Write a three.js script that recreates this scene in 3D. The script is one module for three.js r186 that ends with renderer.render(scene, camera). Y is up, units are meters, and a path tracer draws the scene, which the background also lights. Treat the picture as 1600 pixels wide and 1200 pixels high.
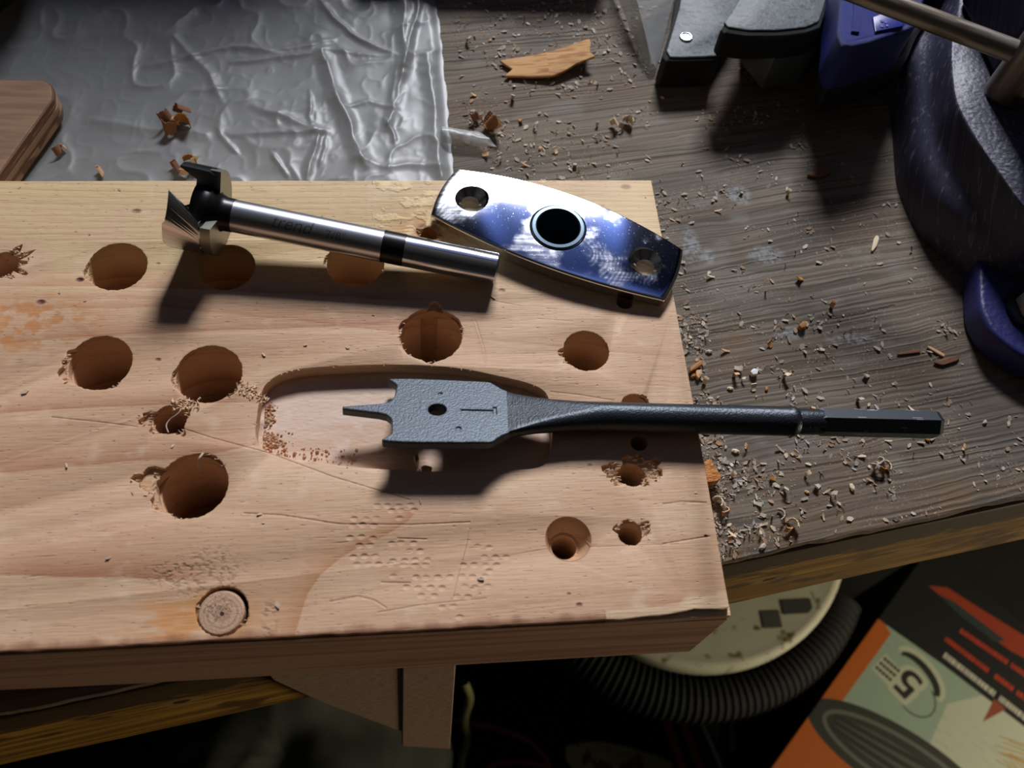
import * as THREE from 'three';
import { mergeGeometries, mergeVertices, toCreasedNormals } from 'three/addons/utils/BufferGeometryUtils.js';
import { RoundedBoxGeometry } from 'three/addons/geometries/RoundedBoxGeometry.js';
import { RectAreaLightUniformsLib } from 'three/addons/lights/RectAreaLightUniformsLib.js';
import { Brush, Evaluator, SUBTRACTION } from 'three-bvh-csg';

// ------------------------------------------------------------------ camera, sky, light, exposure
// Lengths below are millimetres (helpers turn them into metres). Bench top is y = 0; the drilled board's back right corner is x = 0, z = 0.
const scene = new THREE.Scene();
const MM = 0.001;
const FOCAL = 1400;                                            // pixels of a 1600 x 1200 frame
const camera = new THREE.PerspectiveCamera(2 * Math.atan(600 / FOCAL) * 180 / Math.PI, 1600 / 1200, 0.01, 20);
const EYE = new THREE.Vector3(-64.66, 219.85, 160.57);
camera.position.copy(EYE).multiplyScalar(MM);
camera.rotation.set(-1.06741, -0.22012, 0.16834, 'YXZ');
camera.focus = 0.235; camera.userData.fStop = 22;
scene.add(camera); camera.updateMatrixWorld(true);

const renderer = new THREE.WebGLRenderer({ antialias: true });
renderer.toneMapping = THREE.LinearToneMapping;
renderer.toneMappingExposure = 1.0;
renderer.shadowMap.enabled = true;
RectAreaLightUniformsLib.init();
scene.background = new THREE.Color(0x8ea3b5);                  // overcast sky outside the shed; the window is misted glass

// daylight through the misted window in the back wall
const WINDOW = { x: 190, y: 880, w: 360, h: 300, z: -1000 };
const daylight = new THREE.RectAreaLight(0xf7f8ff, 86, WINDOW.w * MM, WINDOW.h * MM);
daylight.position.set(WINDOW.x * MM, WINDOW.y * MM, (WINDOW.z + 6) * MM);
daylight.lookAt(WINDOW.x * MM, WINDOW.y * MM, 1); scene.add(daylight);
// added fill lamp, unseen, low at the right: brightens what lies under the bench edge
const FILL_LAMP = { x: 900, y: -210, z: 430, s: 240 };
const fillLight = new THREE.RectAreaLight(0xfff0d2, 26, FILL_LAMP.s * MM, FILL_LAMP.s * MM);
fillLight.position.set(FILL_LAMP.x * MM, FILL_LAMP.y * MM, FILL_LAMP.z * MM);
fillLight.lookAt(0.26, -0.53, 0.02); scene.add(fillLight);

// ------------------------------------------------------------------ helpers
let seed = 7;
const rnd = () => { seed |= 0; seed = seed + 0x6D2B79F5 | 0; let t = Math.imul(seed ^ seed >>> 15, 1 | seed); t = t + Math.imul(t ^ t >>> 7, 61 | t) ^ t; return ((t ^ t >>> 14) >>> 0) / 4294967296; };
const rr = (a, b) => a + (b - a) * rnd();
const clamp = (x, a = 0, b = 1) => Math.min(b, Math.max(a, x));
const lerp = (a, b, t) => a + (b - a) * t;
const smooth = (a, b, x) => { const t = clamp((x - a) / (b - a)); return t * t * (3 - 2 * t); };
const hash = (x, y) => { let h = Math.imul(x, 374761393) + Math.imul(y, 668265263) | 0; h = Math.imul(h ^ h >>> 13, 1274126177); return ((h ^ h >>> 16) >>> 0) / 4294967296; };
function noise(x, y) {
  const i = Math.floor(x), j = Math.floor(y), a = x - i, b = y - j, u = a * a * (3 - 2 * a), v = b * b * (3 - 2 * b);
  const p = hash(i, j), q = hash(i + 1, j), r = hash(i, j + 1), s = hash(i + 1, j + 1);
  return p + (q - p) * u + (r - p) * v + (p - q - r + s) * u * v;
}
const fbm = (x, y, n = 3) => { let s = 0, a = 0.5, t = 0; for (let k = 0; k < n; k++) { s += a * noise(x + 17 * k, y - 31 * k); t += a; a *= 0.5; x *= 2.03; y *= 2.03; } return s / t; };
const V3 = (x, y, z) => new THREE.Vector3(x, y, z);
// where the sight line of a pixel of the 1600 x 1200 frame meets height y (mm)
function at(px, py, y = 0) {
  const d = V3((px - 800) / FOCAL, -(py - 600) / FOCAL, -1).applyQuaternion(camera.quaternion);
  return EYE.clone().addScaledVector(d, (y - EYE.y) / d.y);
}
const at2 = (px, py, y) => { const p = at(px, py, y); return [p.x, p.z]; };

const used = {};
const numbered = (name) => { const n = used[name] = (used[name] ?? -1) + 1; return n ? `${name}_${String(n).padStart(3, '0')}` : name; };
function tag(o, label, category, group, kind) {
  if (label) o.userData.label = label;
  if (category) o.userData.category = category;
  if (group) o.userData.group = group;
  if (kind) o.userData.kind = kind;
  return o;
}
// a thing's Group at its base (mm); its parts are given in mm relative to the base unless abs is set
function thing(name, label, category, base = [0, 0, 0], group) {
  const o = new THREE.Group(); o.name = numbered(name); o.position.set(base[0] * MM, base[1] * MM, base[2] * MM);
  scene.add(o); return tag(o, label, category, group);
}
function mesh(name, geo, mat, parent = scene, abs = false) {
  if (Array.isArray(geo)) geo = join(geo);
  if (abs) for (let o = parent; o && o !== scene; o = o.parent) geo.translate(-o.position.x / MM, -o.position.y / MM, -o.position.z / MM);
  geo.scale(MM, MM, MM);
  const m = new THREE.Mesh(geo, mat); m.name = parent === scene ? numbered(name) : name;
  m.castShadow = m.receiveShadow = true; parent.add(m); return m;
}
const struct = (name, geo, mat) => tag(mesh(name, geo, mat), null, null, null, 'structure');
function join(list) {
  return mergeGeometries(list.map((g) => { g = g.index ? g.toNonIndexed() : g; for (const k of Object.keys(g.attributes)) if (!['position', 'normal', 'uv'].includes(k)) g.deleteAttribute(k); if (!g.attributes.uv) g.setAttribute('uv', new THREE.BufferAttribute(new Float32Array(g.attributes.position.count * 2), 2)); if (!g.attributes.normal) g.computeVertexNormals(); return g; }));
}
const box = (w, h, d, x = 0, y = 0, z = 0, r = 0) => (r ? new RoundedBoxGeometry(w, h, d, 3, r) : new THREE.BoxGeometry(w, h, d)).translate(x, y, z);
function uvBy(geo, f) {                                         // f(x, y, z, nx, ny, nz) in mm -> [u, v]
  const p = geo.attributes.position, n = geo.attributes.normal, uv = new Float32Array(p.count * 2);
  for (let i = 0; i < p.count; i++) { const [u, v] = f(p.getX(i), p.getY(i), p.getZ(i), n.getX(i), n.getY(i), n.getZ(i)); uv[2 * i] = u; uv[2 * i + 1] = v; }
  geo.setAttribute('uv', new THREE.BufferAttribute(uv, 2)); return geo;
}
const boxUv = (geo, s = 100) => uvBy(geo, (x, y, z, a, b, c) => Math.abs(b) > 0.6 ? [x / s, z / s] : Math.abs(a) > Math.abs(c) ? [z / s, y / s] : [x / s, y / s]);
function shapeOf(pts, holes = []) {
  const ring = (a, ccw) => { const v = a.map((p) => new THREE.Vector2(p[0], p[1])); if (THREE.ShapeUtils.isClockWise(v) === ccw) v.reverse(); return v; };
  const s = new THREE.Shape(ring(pts, true));
  for (const h of holes) s.holes.push(new THREE.Path(ring(h, false)));
  return s;
}
// a plate: outline in (x, z), from y = top down to y = bottom
function slab(pts, top, bottom, { holes = [], bevel = 0, seg = 2, crease = 0.7 } = {}) {
  const b = bevel, g = new THREE.ExtrudeGeometry(shapeOf(pts, holes), { depth: top - bottom - 2 * b, bevelEnabled: b > 0, bevelSize: b, bevelThickness: b, bevelOffset: -b, bevelSegments: seg, curveSegments: 12 });
  g.rotateX(Math.PI / 2); g.translate(0, top - b, 0);
  return toCreasedNormals(g, crease);
}
function smoothLoop(pts, n = 8, tension = 0.5) {               // closed Catmull-Rom through 2-D points
  const c = new THREE.CatmullRomCurve3(pts.map((p) => V3(p[0], 0, p[1])), true, 'catmullrom', tension);
  return c.getPoints(pts.length * n).slice(0, -1).map((p) => [p.x, p.z]);
}
const circle = (x, z, r, n = 56) => Array.from({ length: n }, (_, k) => [x + r * Math.cos(2 * Math.PI * (k + 0.37) / n), z + r * Math.sin(2 * Math.PI * (k + 0.37) / n)]);
const tube = (pts, r, n = 60, rs = 10, closed = false) => new THREE.TubeGeometry(new THREE.CatmullRomCurve3(pts.map((p) => Array.isArray(p) ? V3(...p) : p), closed), n, r, rs, closed);
const basis = (x, y, z) => new THREE.Matrix4().makeBasis(x, y, z);
// sections: arrays of equally many points; caps at both ends
function loft(sections, closed = true, crease = 0.6) {
  const n = sections[0].length, pos = [], idx = [];
  for (const s of sections) for (const p of s) pos.push(p.x, p.y, p.z);
  for (let i = 0; i + 1 < sections.length; i++) for (let k = 0; k < (closed ? n : n - 1); k++) { const a = i * n + k, b = i * n + (k + 1) % n; idx.push(a, b, a + n, b, b + n, a + n); }
  for (const [e, flip] of [[0, 1], [sections.length - 1, 0]]) {
    const c = V3(0, 0, 0); for (const p of sections[e]) c.add(p); c.divideScalar(n); const q = pos.length / 3; pos.push(c.x, c.y, c.z);
    for (let k = 0; k < n; k++) { const a = e * n + k, b = e * n + (k + 1) % n; flip ? idx.push(q, b, a) : idx.push(q, a, b); }
  }
  const g = new THREE.BufferGeometry(); g.setAttribute('position', new THREE.Float32BufferAttribute(pos, 3)); g.setIndex(idx); g.computeVertexNormals();
  return toCreasedNormals(g, crease);
}
function grid(nu, nv, f) {                                      // f(a, b) in 0..1 -> Vector3
  const pos = [], uv = [], idx = [];
  for (let j = 0; j <= nv; j++) for (let i = 0; i <= nu; i++) { const p = f(i / nu, j / nv); pos.push(p.x, p.y, p.z); uv.push(i / nu, j / nv); }
  for (let j = 0; j < nv; j++) for (let i = 0; i < nu; i++) { const a = j * (nu + 1) + i; idx.push(a, a + nu + 1, a + 1, a + 1, a + nu + 1, a + nu + 2); }
  const g = new THREE.BufferGeometry(); g.setAttribute('position', new THREE.Float32BufferAttribute(pos, 3)); g.setAttribute('uv', new THREE.Float32BufferAttribute(uv, 2)); g.setIndex(idx); g.computeVertexNormals(); return g;
}
// a curled shaving: ribbon of width w and thickness t that bends round with growing radius
function curl(r0, r1, turn, w0, w1, t = 0.25, twist = 0, n = 22) {
  const sec = []; let a = 0, x = 0, y = 0;
  for (let k = 0; k <= n; k++) {
    const f = k / n, r = lerp(r0, r1, f), w = lerp(w0, w1, f) * (0.85 + 0.3 * hash(k, Math.round(r0 * 97))) / 2, st = turn * r / n;
    a += turn / n; x += Math.cos(a) * st; y += Math.sin(a) * st;
    const nx = -Math.sin(a), ny = Math.cos(a), z = twist * f;
    sec.push([V3(x + nx * t, y + ny * t, z - w), V3(x + nx * t, y + ny * t, z + w), V3(x - nx * t, y - ny * t, z + w), V3(x - nx * t, y - ny * t, z - w)]);
  }
  return loft(sec, true, 0.5);
}
const turned = (g, rx, ry, rz, x = 0, y = 0, z = 0) => g.rotateX(rx).rotateY(ry).rotateZ(rz).translate(x, y, z);
function restOn(g, y = 0) { g.computeBoundingBox(); return g.translate(0, y - g.boundingBox.min.y, 0); }

// textures: f(u, v) -> [r, g, b] or a number, 0..255
function tex(w, h, f, srgb = true, wrap = THREE.RepeatWrapping) {
  const d = new Uint8Array(w * h * 4);
  for (let j = 0, k = 0; j < h; j++) for (let i = 0; i < w; i++, k += 4) {
    const c = f((i + 0.5) / w, (j + 0.5) / h);
    if (typeof c === 'number') d[k] = d[k + 1] = d[k + 2] = clamp(c, 0, 255); else { d[k] = clamp(c[0], 0, 255); d[k + 1] = clamp(c[1], 0, 255); d[k + 2] = clamp(c[2], 0, 255); }
    d[k + 3] = 255;
  }
  const t = new THREE.DataTexture(d, w, h); t.magFilter = THREE.LinearFilter; t.minFilter = THREE.LinearMipmapLinearFilter; t.generateMipmaps = true;
  t.wrapS = t.wrapT = wrap; if (srgb) t.colorSpace = THREE.SRGBColorSpace; t.needsUpdate = true; return t;
}
const std = (o) => new THREE.MeshStandardMaterial(o);
const mixc = (a, b, t) => [a[0] + (b[0] - a[0]) * t, a[1] + (b[1] - a[1]) * t, a[2] + (b[2] - a[2]) * t];
// distance below (+) or above (-) a polyline that runs along x
function lineZ(pts, x) { if (x <= pts[0][0]) return pts[0][1]; for (let k = 1; k < pts.length; k++) if (x <= pts[k][0]) { const [x0, z0] = pts[k - 1], [x1, z1] = pts[k]; return lerp(z0, z1, (x - x0) / (x1 - x0)); } return pts[pts.length - 1][1]; }
const plain = tex(256, 256, (u, v) => 110 + 110 * fbm(u * 60, v * 60, 3), false);

// ------------------------------------------------------------------ the shed
const T = 36;                                                   // board thickness
const FLOOR = -750, CEIL = 1560;
const limewash = std({ color: 0x4e4c48, roughness: 0.95, bumpMap: plain, bumpScale: 0.003 });
const dirtyConcrete = std({ color: 0x161412, roughness: 0.95, bumpMap: plain, bumpScale: 0.004 });
const darkBoards = std({ color: 0x2c2722, roughness: 0.9 });
struct('floor', boxUv(box(2900, 60, 3100, 0, FLOOR - 30, 500), 1000), dirtyConcrete);
struct('ceiling', boxUv(box(2900, 60, 3100, 0, CEIL + 30, 500), 1000), limewash);
struct('wall_left', boxUv(box(60, CEIL - FLOOR, 3100, -1430, (CEIL + FLOOR) / 2, 500), 1000), limewash);
struct('wall_right', boxUv(box(60, CEIL - FLOOR, 3100, 1430, (CEIL + FLOOR) / 2, 500), 1000), darkBoards);
struct('wall_front', boxUv(box(2900, CEIL - FLOOR, 60, 0, (CEIL + FLOOR) / 2, 2020), 1000), darkBoards);
{
  const x0 = WINDOW.x - WINDOW.w / 2, x1 = WINDOW.x + WINDOW.w / 2, y0 = WINDOW.y - WINDOW.h / 2, y1 = WINDOW.y + WINDOW.h / 2, z = WINDOW.z - 30, my = (CEIL + FLOOR) / 2;
  struct('wall_back', [box(x0 + 1430, CEIL - FLOOR, 60, (x0 - 1430) / 2, my, z), box(1430 - x1, CEIL - FLOOR, 60, (x1 + 1430) / 2, my, z), box(WINDOW.w, y0 - FLOOR, 60, WINDOW.x, (y0 + FLOOR) / 2, z), box(WINDOW.w, CEIL - y1, 60, WINDOW.x, (CEIL + y1) / 2, z)], darkBoards);
  const win = tag(new THREE.Group(), null, null, null, 'structure'); win.name = 'window_1'; scene.add(win);
  const white = std({ color: 0xd8d6cf, roughness: 0.5 });
  mesh('window_frame', [box(WINDOW.w, 16, 50, WINDOW.x, y0 + 8, z), box(WINDOW.w, 16, 50, WINDOW.x, y1 - 8, z), box(16, WINDOW.h, 50, x0 + 8, WINDOW.y, z), box(16, WINDOW.h, 50, x1 - 8, WINDOW.y, z)], white, win);
  mesh('pane', box(WINDOW.w - 30, WINDOW.h - 30, 4, WINDOW.x, WINDOW.y, z), std({ color: 0x888888, emissive: 0xf0f4ff, emissiveIntensity: 3, roughness: 0.4 }), win);
}
// blue tarpaulin slung under the ceiling in front of the window (unseen; added for the chrome to mirror)
{
  const g = grid(60, 30, (a, b) => { const low = smooth(0.36, 0.4, a) * smooth(0.67, 0.63, a), f = Math.min(1, b / 0.35); return V3(lerp(-760, 1060, a), b < 0.35 ? lerp(lerp(820, 1062, low), 1425, f) : 1425 - 9 * Math.sin(a * 9) * (b - 0.35) + 30 * (b - 0.35) ** 2, b < 0.35 ? lerp(-988, -640, f) : lerp(-640, -400, (b - 0.35) / 0.65)); });
  const under = g.clone().translate(0, 2, 0), idx = Array.from(under.index.array); for (let k = 0; k < idx.length; k += 3) { const q = idx[k]; idx[k] = idx[k + 1]; idx[k + 1] = q; } under.setIndex(idx); under.computeVertexNormals();
  tag(mesh('tarpaulin', [g, under], std({ color: 0x163066, roughness: 0.8, side: THREE.DoubleSide })), 'blue tarpaulin added out of view under the shed ceiling for the chrome to mirror', 'tarpaulin');
}

// ------------------------------------------------------------------ workbench
const GX = 1 / Math.hypot(1, 0.157), GZ = -0.157 * GX;           // direction of the bench's front edge and grain
const frontZ = (x) => 99.15 - 0.157 * x;
const stain = [[1080, 385, 3, 7], [1105, 400, 2.5, 3], [1196, 398, 6, 3.5], [1155, 305, 4, 4], [1235, 520, 5, 2], [1330, 530, 8, 2]].map(([x, y, a, b]) => [...at2(x, y, 0), a, b]);
const crackA = [[1055, 532], [1100, 522], [1170, 513]].map((p) => at2(p[0], p[1], 0)), crackB = [[1290, 500], [1340, 492], [1398, 477]].map((p) => at2(p[0], p[1], 0));
const rust = at2(1152, 535, 0);
const BS = [-256, 256], BT = [-200, 130];                        // texture window along and across the grain, mm
const benchHeight = (s, t) => {
  const w = t + 6 * noise(s / 90, t / 60) + 1.6 * noise(s / 19, t / 7) + 0.5 * noise(s / 5, t / 2), r = noise(s / 70, w / 0.95), r2 = noise(s / 16 + 9, w / 0.4);
  return 0.62 * Math.pow(1 - Math.abs(2 * r - 1), 1.4) + 0.38 * r2;
};
const toBench = (u, v) => [lerp(BS[0], BS[1], u), lerp(BT[0], BT[1], v)];
const fromBench = (s, t) => [s * GX - t * GZ, s * GZ + t * GX];   // -> x, z
const crackAt = (x, z) => { for (const c of [crackA, crackB]) if (x > c[0][0] && x < c[2][0]) { const d = Math.abs(z - lineZ(c, x) - 0.35 * (noise(x * 1.3, 3) - 0.5)); if (d < 0.32) return 1 - d / 0.32; } return 0; };
const benchMap = tex(2048, 1320, (u, v) => {
  const [s, t] = toBench(u, v), [x, z] = fromBench(s, t), h = benchHeight(s, t);
  let c = mixc([90, 79, 66], [121, 110, 95], smooth(0.1, 0.7, h));
  c = mixc(c, [104, 84, 68], 0.5 * smooth(0.5, 0.72, fbm(s / 38 + 4, t / 14, 3)));
  c = mixc(c, [80, 77, 73], 0.4 * smooth(0.48, 0.72, fbm(s / 30 + 40, t / 13 + 7, 5)));
  c = mixc(c, [134, 127, 116], 0.5 * smooth(0.55, 0.75, fbm(s / 14 + 3, t / 9 + 5, 4)));
  const e = frontZ(x) - z; c = mixc(c, [120, 94, 66], 0.6 * smooth(16 + 10 * noise(x / 9, 2), 0, e) * smooth(0.35, 0.6, fbm(x / 8, z / 5, 3)));
  for (const [sx, sz, a, b] of stain) { const d = ((x - sx) / a) ** 2 + ((z - sz) / b) ** 2; if (d < 2) c = mixc(c, [150, 158, 164], 0.75 * smooth(1.6, 0.2, d) * smooth(0.3, 0.62, fbm(x * 1.1, z * 1.1, 3))); }
  const q = Math.hypot(x - rust[0], z - rust[1]); if (q < 8) c = mixc(c, [128, 88, 58], 0.6 * smooth(8, 1, q) * noise(x, z));
  const sp = noise(x * 3.1, z * 3.1); if (sp > 0.78) c = mixc(c, [176, 162, 140], (sp - 0.78) * 4 * smooth(0.4, 0.6, fbm(x / 12, z / 12, 2)));
  return mixc(c, [28, 22, 18], 0.9 * crackAt(x, z));
}, true, THREE.MirroredRepeatWrapping);
const benchBump = tex(2048, 1320, (u, v) => { const [s, t] = toBench(u, v), [x, z] = fromBench(s, t); return 40 + 190 * benchHeight(s, t) + 25 * (fbm(x * 1.7, z * 1.7, 2) - 0.5) - 120 * crackAt(x, z); }, false, THREE.MirroredRepeatWrapping);
const benchWood = std({ map: benchMap, bumpMap: benchBump, bumpScale: 0.00042, roughness: 0.85 });
const benchUv = (g) => uvBy(g, (x, y, z) => { const s = x * GX + z * GZ, t = x * -GZ + z * GX + Math.min(0, -y); return [(s - BS[0]) / (BS[1] - BS[0]), (t - BT[0]) / (BT[1] - BT[0])]; });
const apronMap = tex(1024, 128, (u, v) => {
  const x = u * 512, y = v * 60, g = fbm(x / 45, (y + 4 * noise(x / 60, 1)) / 1.6, 3);
  let c = mixc([122, 84, 26], [176, 132, 52], smooth(0.25, 0.75, g)); c = mixc(c, [84, 58, 24], 0.8 * smooth(0.55, 0.75, fbm(x / 14, y / 6 + 9, 3)));
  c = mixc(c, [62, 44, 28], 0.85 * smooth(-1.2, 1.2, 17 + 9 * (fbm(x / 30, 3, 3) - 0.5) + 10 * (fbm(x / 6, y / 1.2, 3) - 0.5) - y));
  for (const [kx, ky] of [[292, 30], [420, 42], [130, 24]]) { const d = Math.hypot((x - kx) / 1.4, y - ky); if (d < 4) c = mixc(c, [150, 128, 86], 0.6); if (d < 1.6) c = [70, 44, 20]; }
  return c;
});
{
  const b = thing('workbench', 'old grey weathered workbench under the drilled pine board', 'workbench');
  const pts = [[1250, frontZ(1250)], [1250, -988], [-1250, -988], [-1250, frontZ(-1250)]];
  for (let x = -240; x <= 240; x += 2.5) pts.push([x, frontZ(x) - 0.5 - 1.5 * fbm(x / 7, 5, 3) ]);
  mesh('benchtop', benchUv(slab(pts, 0, -3, { bevel: 0.8 })), benchWood, b);
  const ap = []; for (let x = -250; x <= 250; x += 5) ap.push([x, -53.5 - 2.2 * fbm(x / 11, 9, 3)]);
  const s = new THREE.Shape([new THREE.Vector2(-1250, -3), ...[[-1250, -54], ...ap, [1250, -54]].map((p) => new THREE.Vector2(...p)), new THREE.Vector2(1250, -3)]);
  const g = new THREE.ExtrudeGeometry(s, { depth: 26, bevelEnabled: true, bevelSize: 1, bevelThickness: 1, bevelOffset: -1, bevelSegments: 2 });
  g.translate(0, 0, -27.5).applyMatrix4(new THREE.Matrix4().makeRotationY(Math.atan(0.157))).translate(0, 0, 99.2);
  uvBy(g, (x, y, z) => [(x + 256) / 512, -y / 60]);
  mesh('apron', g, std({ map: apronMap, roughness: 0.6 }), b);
  for (const [x, z] of [[-1190, 60], [1190, 60], [-1190, -920], [1190, -920]]) mesh('leg', box(80, 695, 80, x, -402, z + (z > 0 ? -0.157 * x : 0), 4), darkBoards, b);
}

// ------------------------------------------------------------------ drilled pine board
const B = (...pts) => pts.map((p) => at2(p[0], p[1], T));
// late-wood bands: [polyline, fade in mm towards the back, strength]
const bands = [
  [B([0, 446], [120, 447], [320, 452], [640, 470]), 3.6, 0.5], [B([0, 467], [200, 466], [640, 495]), 1.4, 0.35], [B([0, 484], [260, 480], [640, 520]), 2.2, 0.45],
  [B([0, 538], [110, 528], [210, 521], [380, 516], [620, 506], [760, 500]), 3.0, 0.5], [B([0, 575], [280, 560], [560, 552]), 1.2, 0.25],
  [B([0, 646], [80, 640], [216, 633], [400, 628]), 2.6, 0.6], [B([0, 668], [60, 667], [312, 668], [372, 664], [410, 660]), 1.0, 0.2],
  [B([0, 740], [80, 732], [200, 722], [261, 718], [330, 708], [410, 694]), 5.0, 0.6], [B([0, 790], [300, 780]), 1, 0.12],
  [B([0, 899], [140, 901], [270, 904], [300, 908]), 5.5, 0.75],
  [B([600, 520], [760, 530], [1060, 560]), 1.6, 0.3], [B([880, 590], [960, 596], [1075, 606]), 1.2, 0.25], [B([860, 760], [960, 776], [1100, 790]), 1, 0.15], [B([700, 880], [960, 850], [1120, 838]), 1.4, 0.2], [B([740, 952], [960, 930], [1130, 905]), 2, 0.2], [B([960, 965], [1030, 945], [1090, 936], [1140, 938]), 3, 0.35],
];
const cath = B([664, 786], [650, 800], [636, 815], [600, 838], [562, 853], [530, 874], [500, 898], [482, 925], [474, 950], [468, 970], [462, 992]).map((p) => [p[1], p[0]]);
const cath2 = B([476, 700], [490, 760], [430, 810], [330, 850]).map((p) => [p[1], p[0]]);
const dents = [];
for (const [y, a, b] of [[40, 210, 600], [75, 440, 610], [120, 210, 560], [165, 200, 420], [240, 180, 370], [272, 440, 640], [290, 240, 400], [322, 480, 660], [360, 200, 400], [384, 450, 690], [412, 230, 680], [300, 980, 1090], [365, 1020, 1180], [412, 890, 1130], [455, 1060, 1100], [485, 450, 1090], [550, 540, 1050], [608, 640, 1010], [672, 760, 930], [740, 870, 950]])
  for (let x = a; x <= b; x += 72) if (rnd() > 0.12) dents.push([...at2(500 + (x + rr(-8, 8)) / 4, 780 + (y + rr(-6, 6)) / 4, T), rr(0.5, 1)]);
const scratches = [
  [B([240, 655], [330, 684], [420, 708], [520, 745], [640, 781]), 0.25, 0.8], [B([380, 802], [440, 805], [530, 819], [640, 820], [735, 816]), 0.3, 0.9], [B([80, 652], [150, 659], [215, 667]), 0.25, 0.8],
  [B([515, 940], [560, 932], [585, 938], [605, 951]), 0.35, 0.6], [B([590, 957], [660, 945], [760, 935]), 0.25, 0.5], [B([800, 867], [860, 857], [1060, 850]), 0.2, 0.4], [B([1035, 850], [1110, 838]), 0.25, 0.9], [B([620, 841], [668, 843]), 0.25, 0.9], [B([595, 910], [642, 911]), 0.3, 0.9], [B([1035, 788], [1065, 784], [1105, 786]), 0.35, 0.8],
  [B([860, 612], [905, 617], [960, 626]), 0.25, 0.6], [B([770, 470], [815, 478]), 0.2, 0.5], [B([840, 498], [895, 502]), 0.2, 0.4],
];
const scratchUp = [[B([733, 826], [731, 845], [724, 872], [716, 900], [708, 935]).map((p) => [p[1], p[0]]), 0.5], [B([742, 502], [754, 540], [760, 572]).map((p) => [p[1], p[0]]), 0.4]];
const flecks = [[213, 330, 1, 0.5], [125, 437, 0.8, 0.9], [247, 412, .5, .3], [64, 472, 0.9, 0.7], [247, 562, 0.6, 0.5], [905, 945, 0.6, 0.5], [889, 928, 0.4, 0.4], [784, 454, .8, .4], [583, 494, .3, .5], [1103, 838, .4, .8], [948, 332, 1.2, .4], [978, 292, 1.2, .3], [922, 727, .5, .3]].map(([x, y, a, b]) => [...at2(x, y, T), a, b]);
const rough = [[...at2(318, 895, T), 9, 6.5], [...at2(420, 968, T), 2, 4.5], [...at2(262, 895, T), 6, 3]];
const HX0 = -264, HW = 266, HZ1 = 172;
const knotAt = [...at2(668, 364, T)], edgeKnot = [...at2(4, 412, T)];
const stainB = [...at2(40, 505, T)], stainC = [...at2(300, 975, T)];
const under = (x, z) => z > 118;
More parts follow.
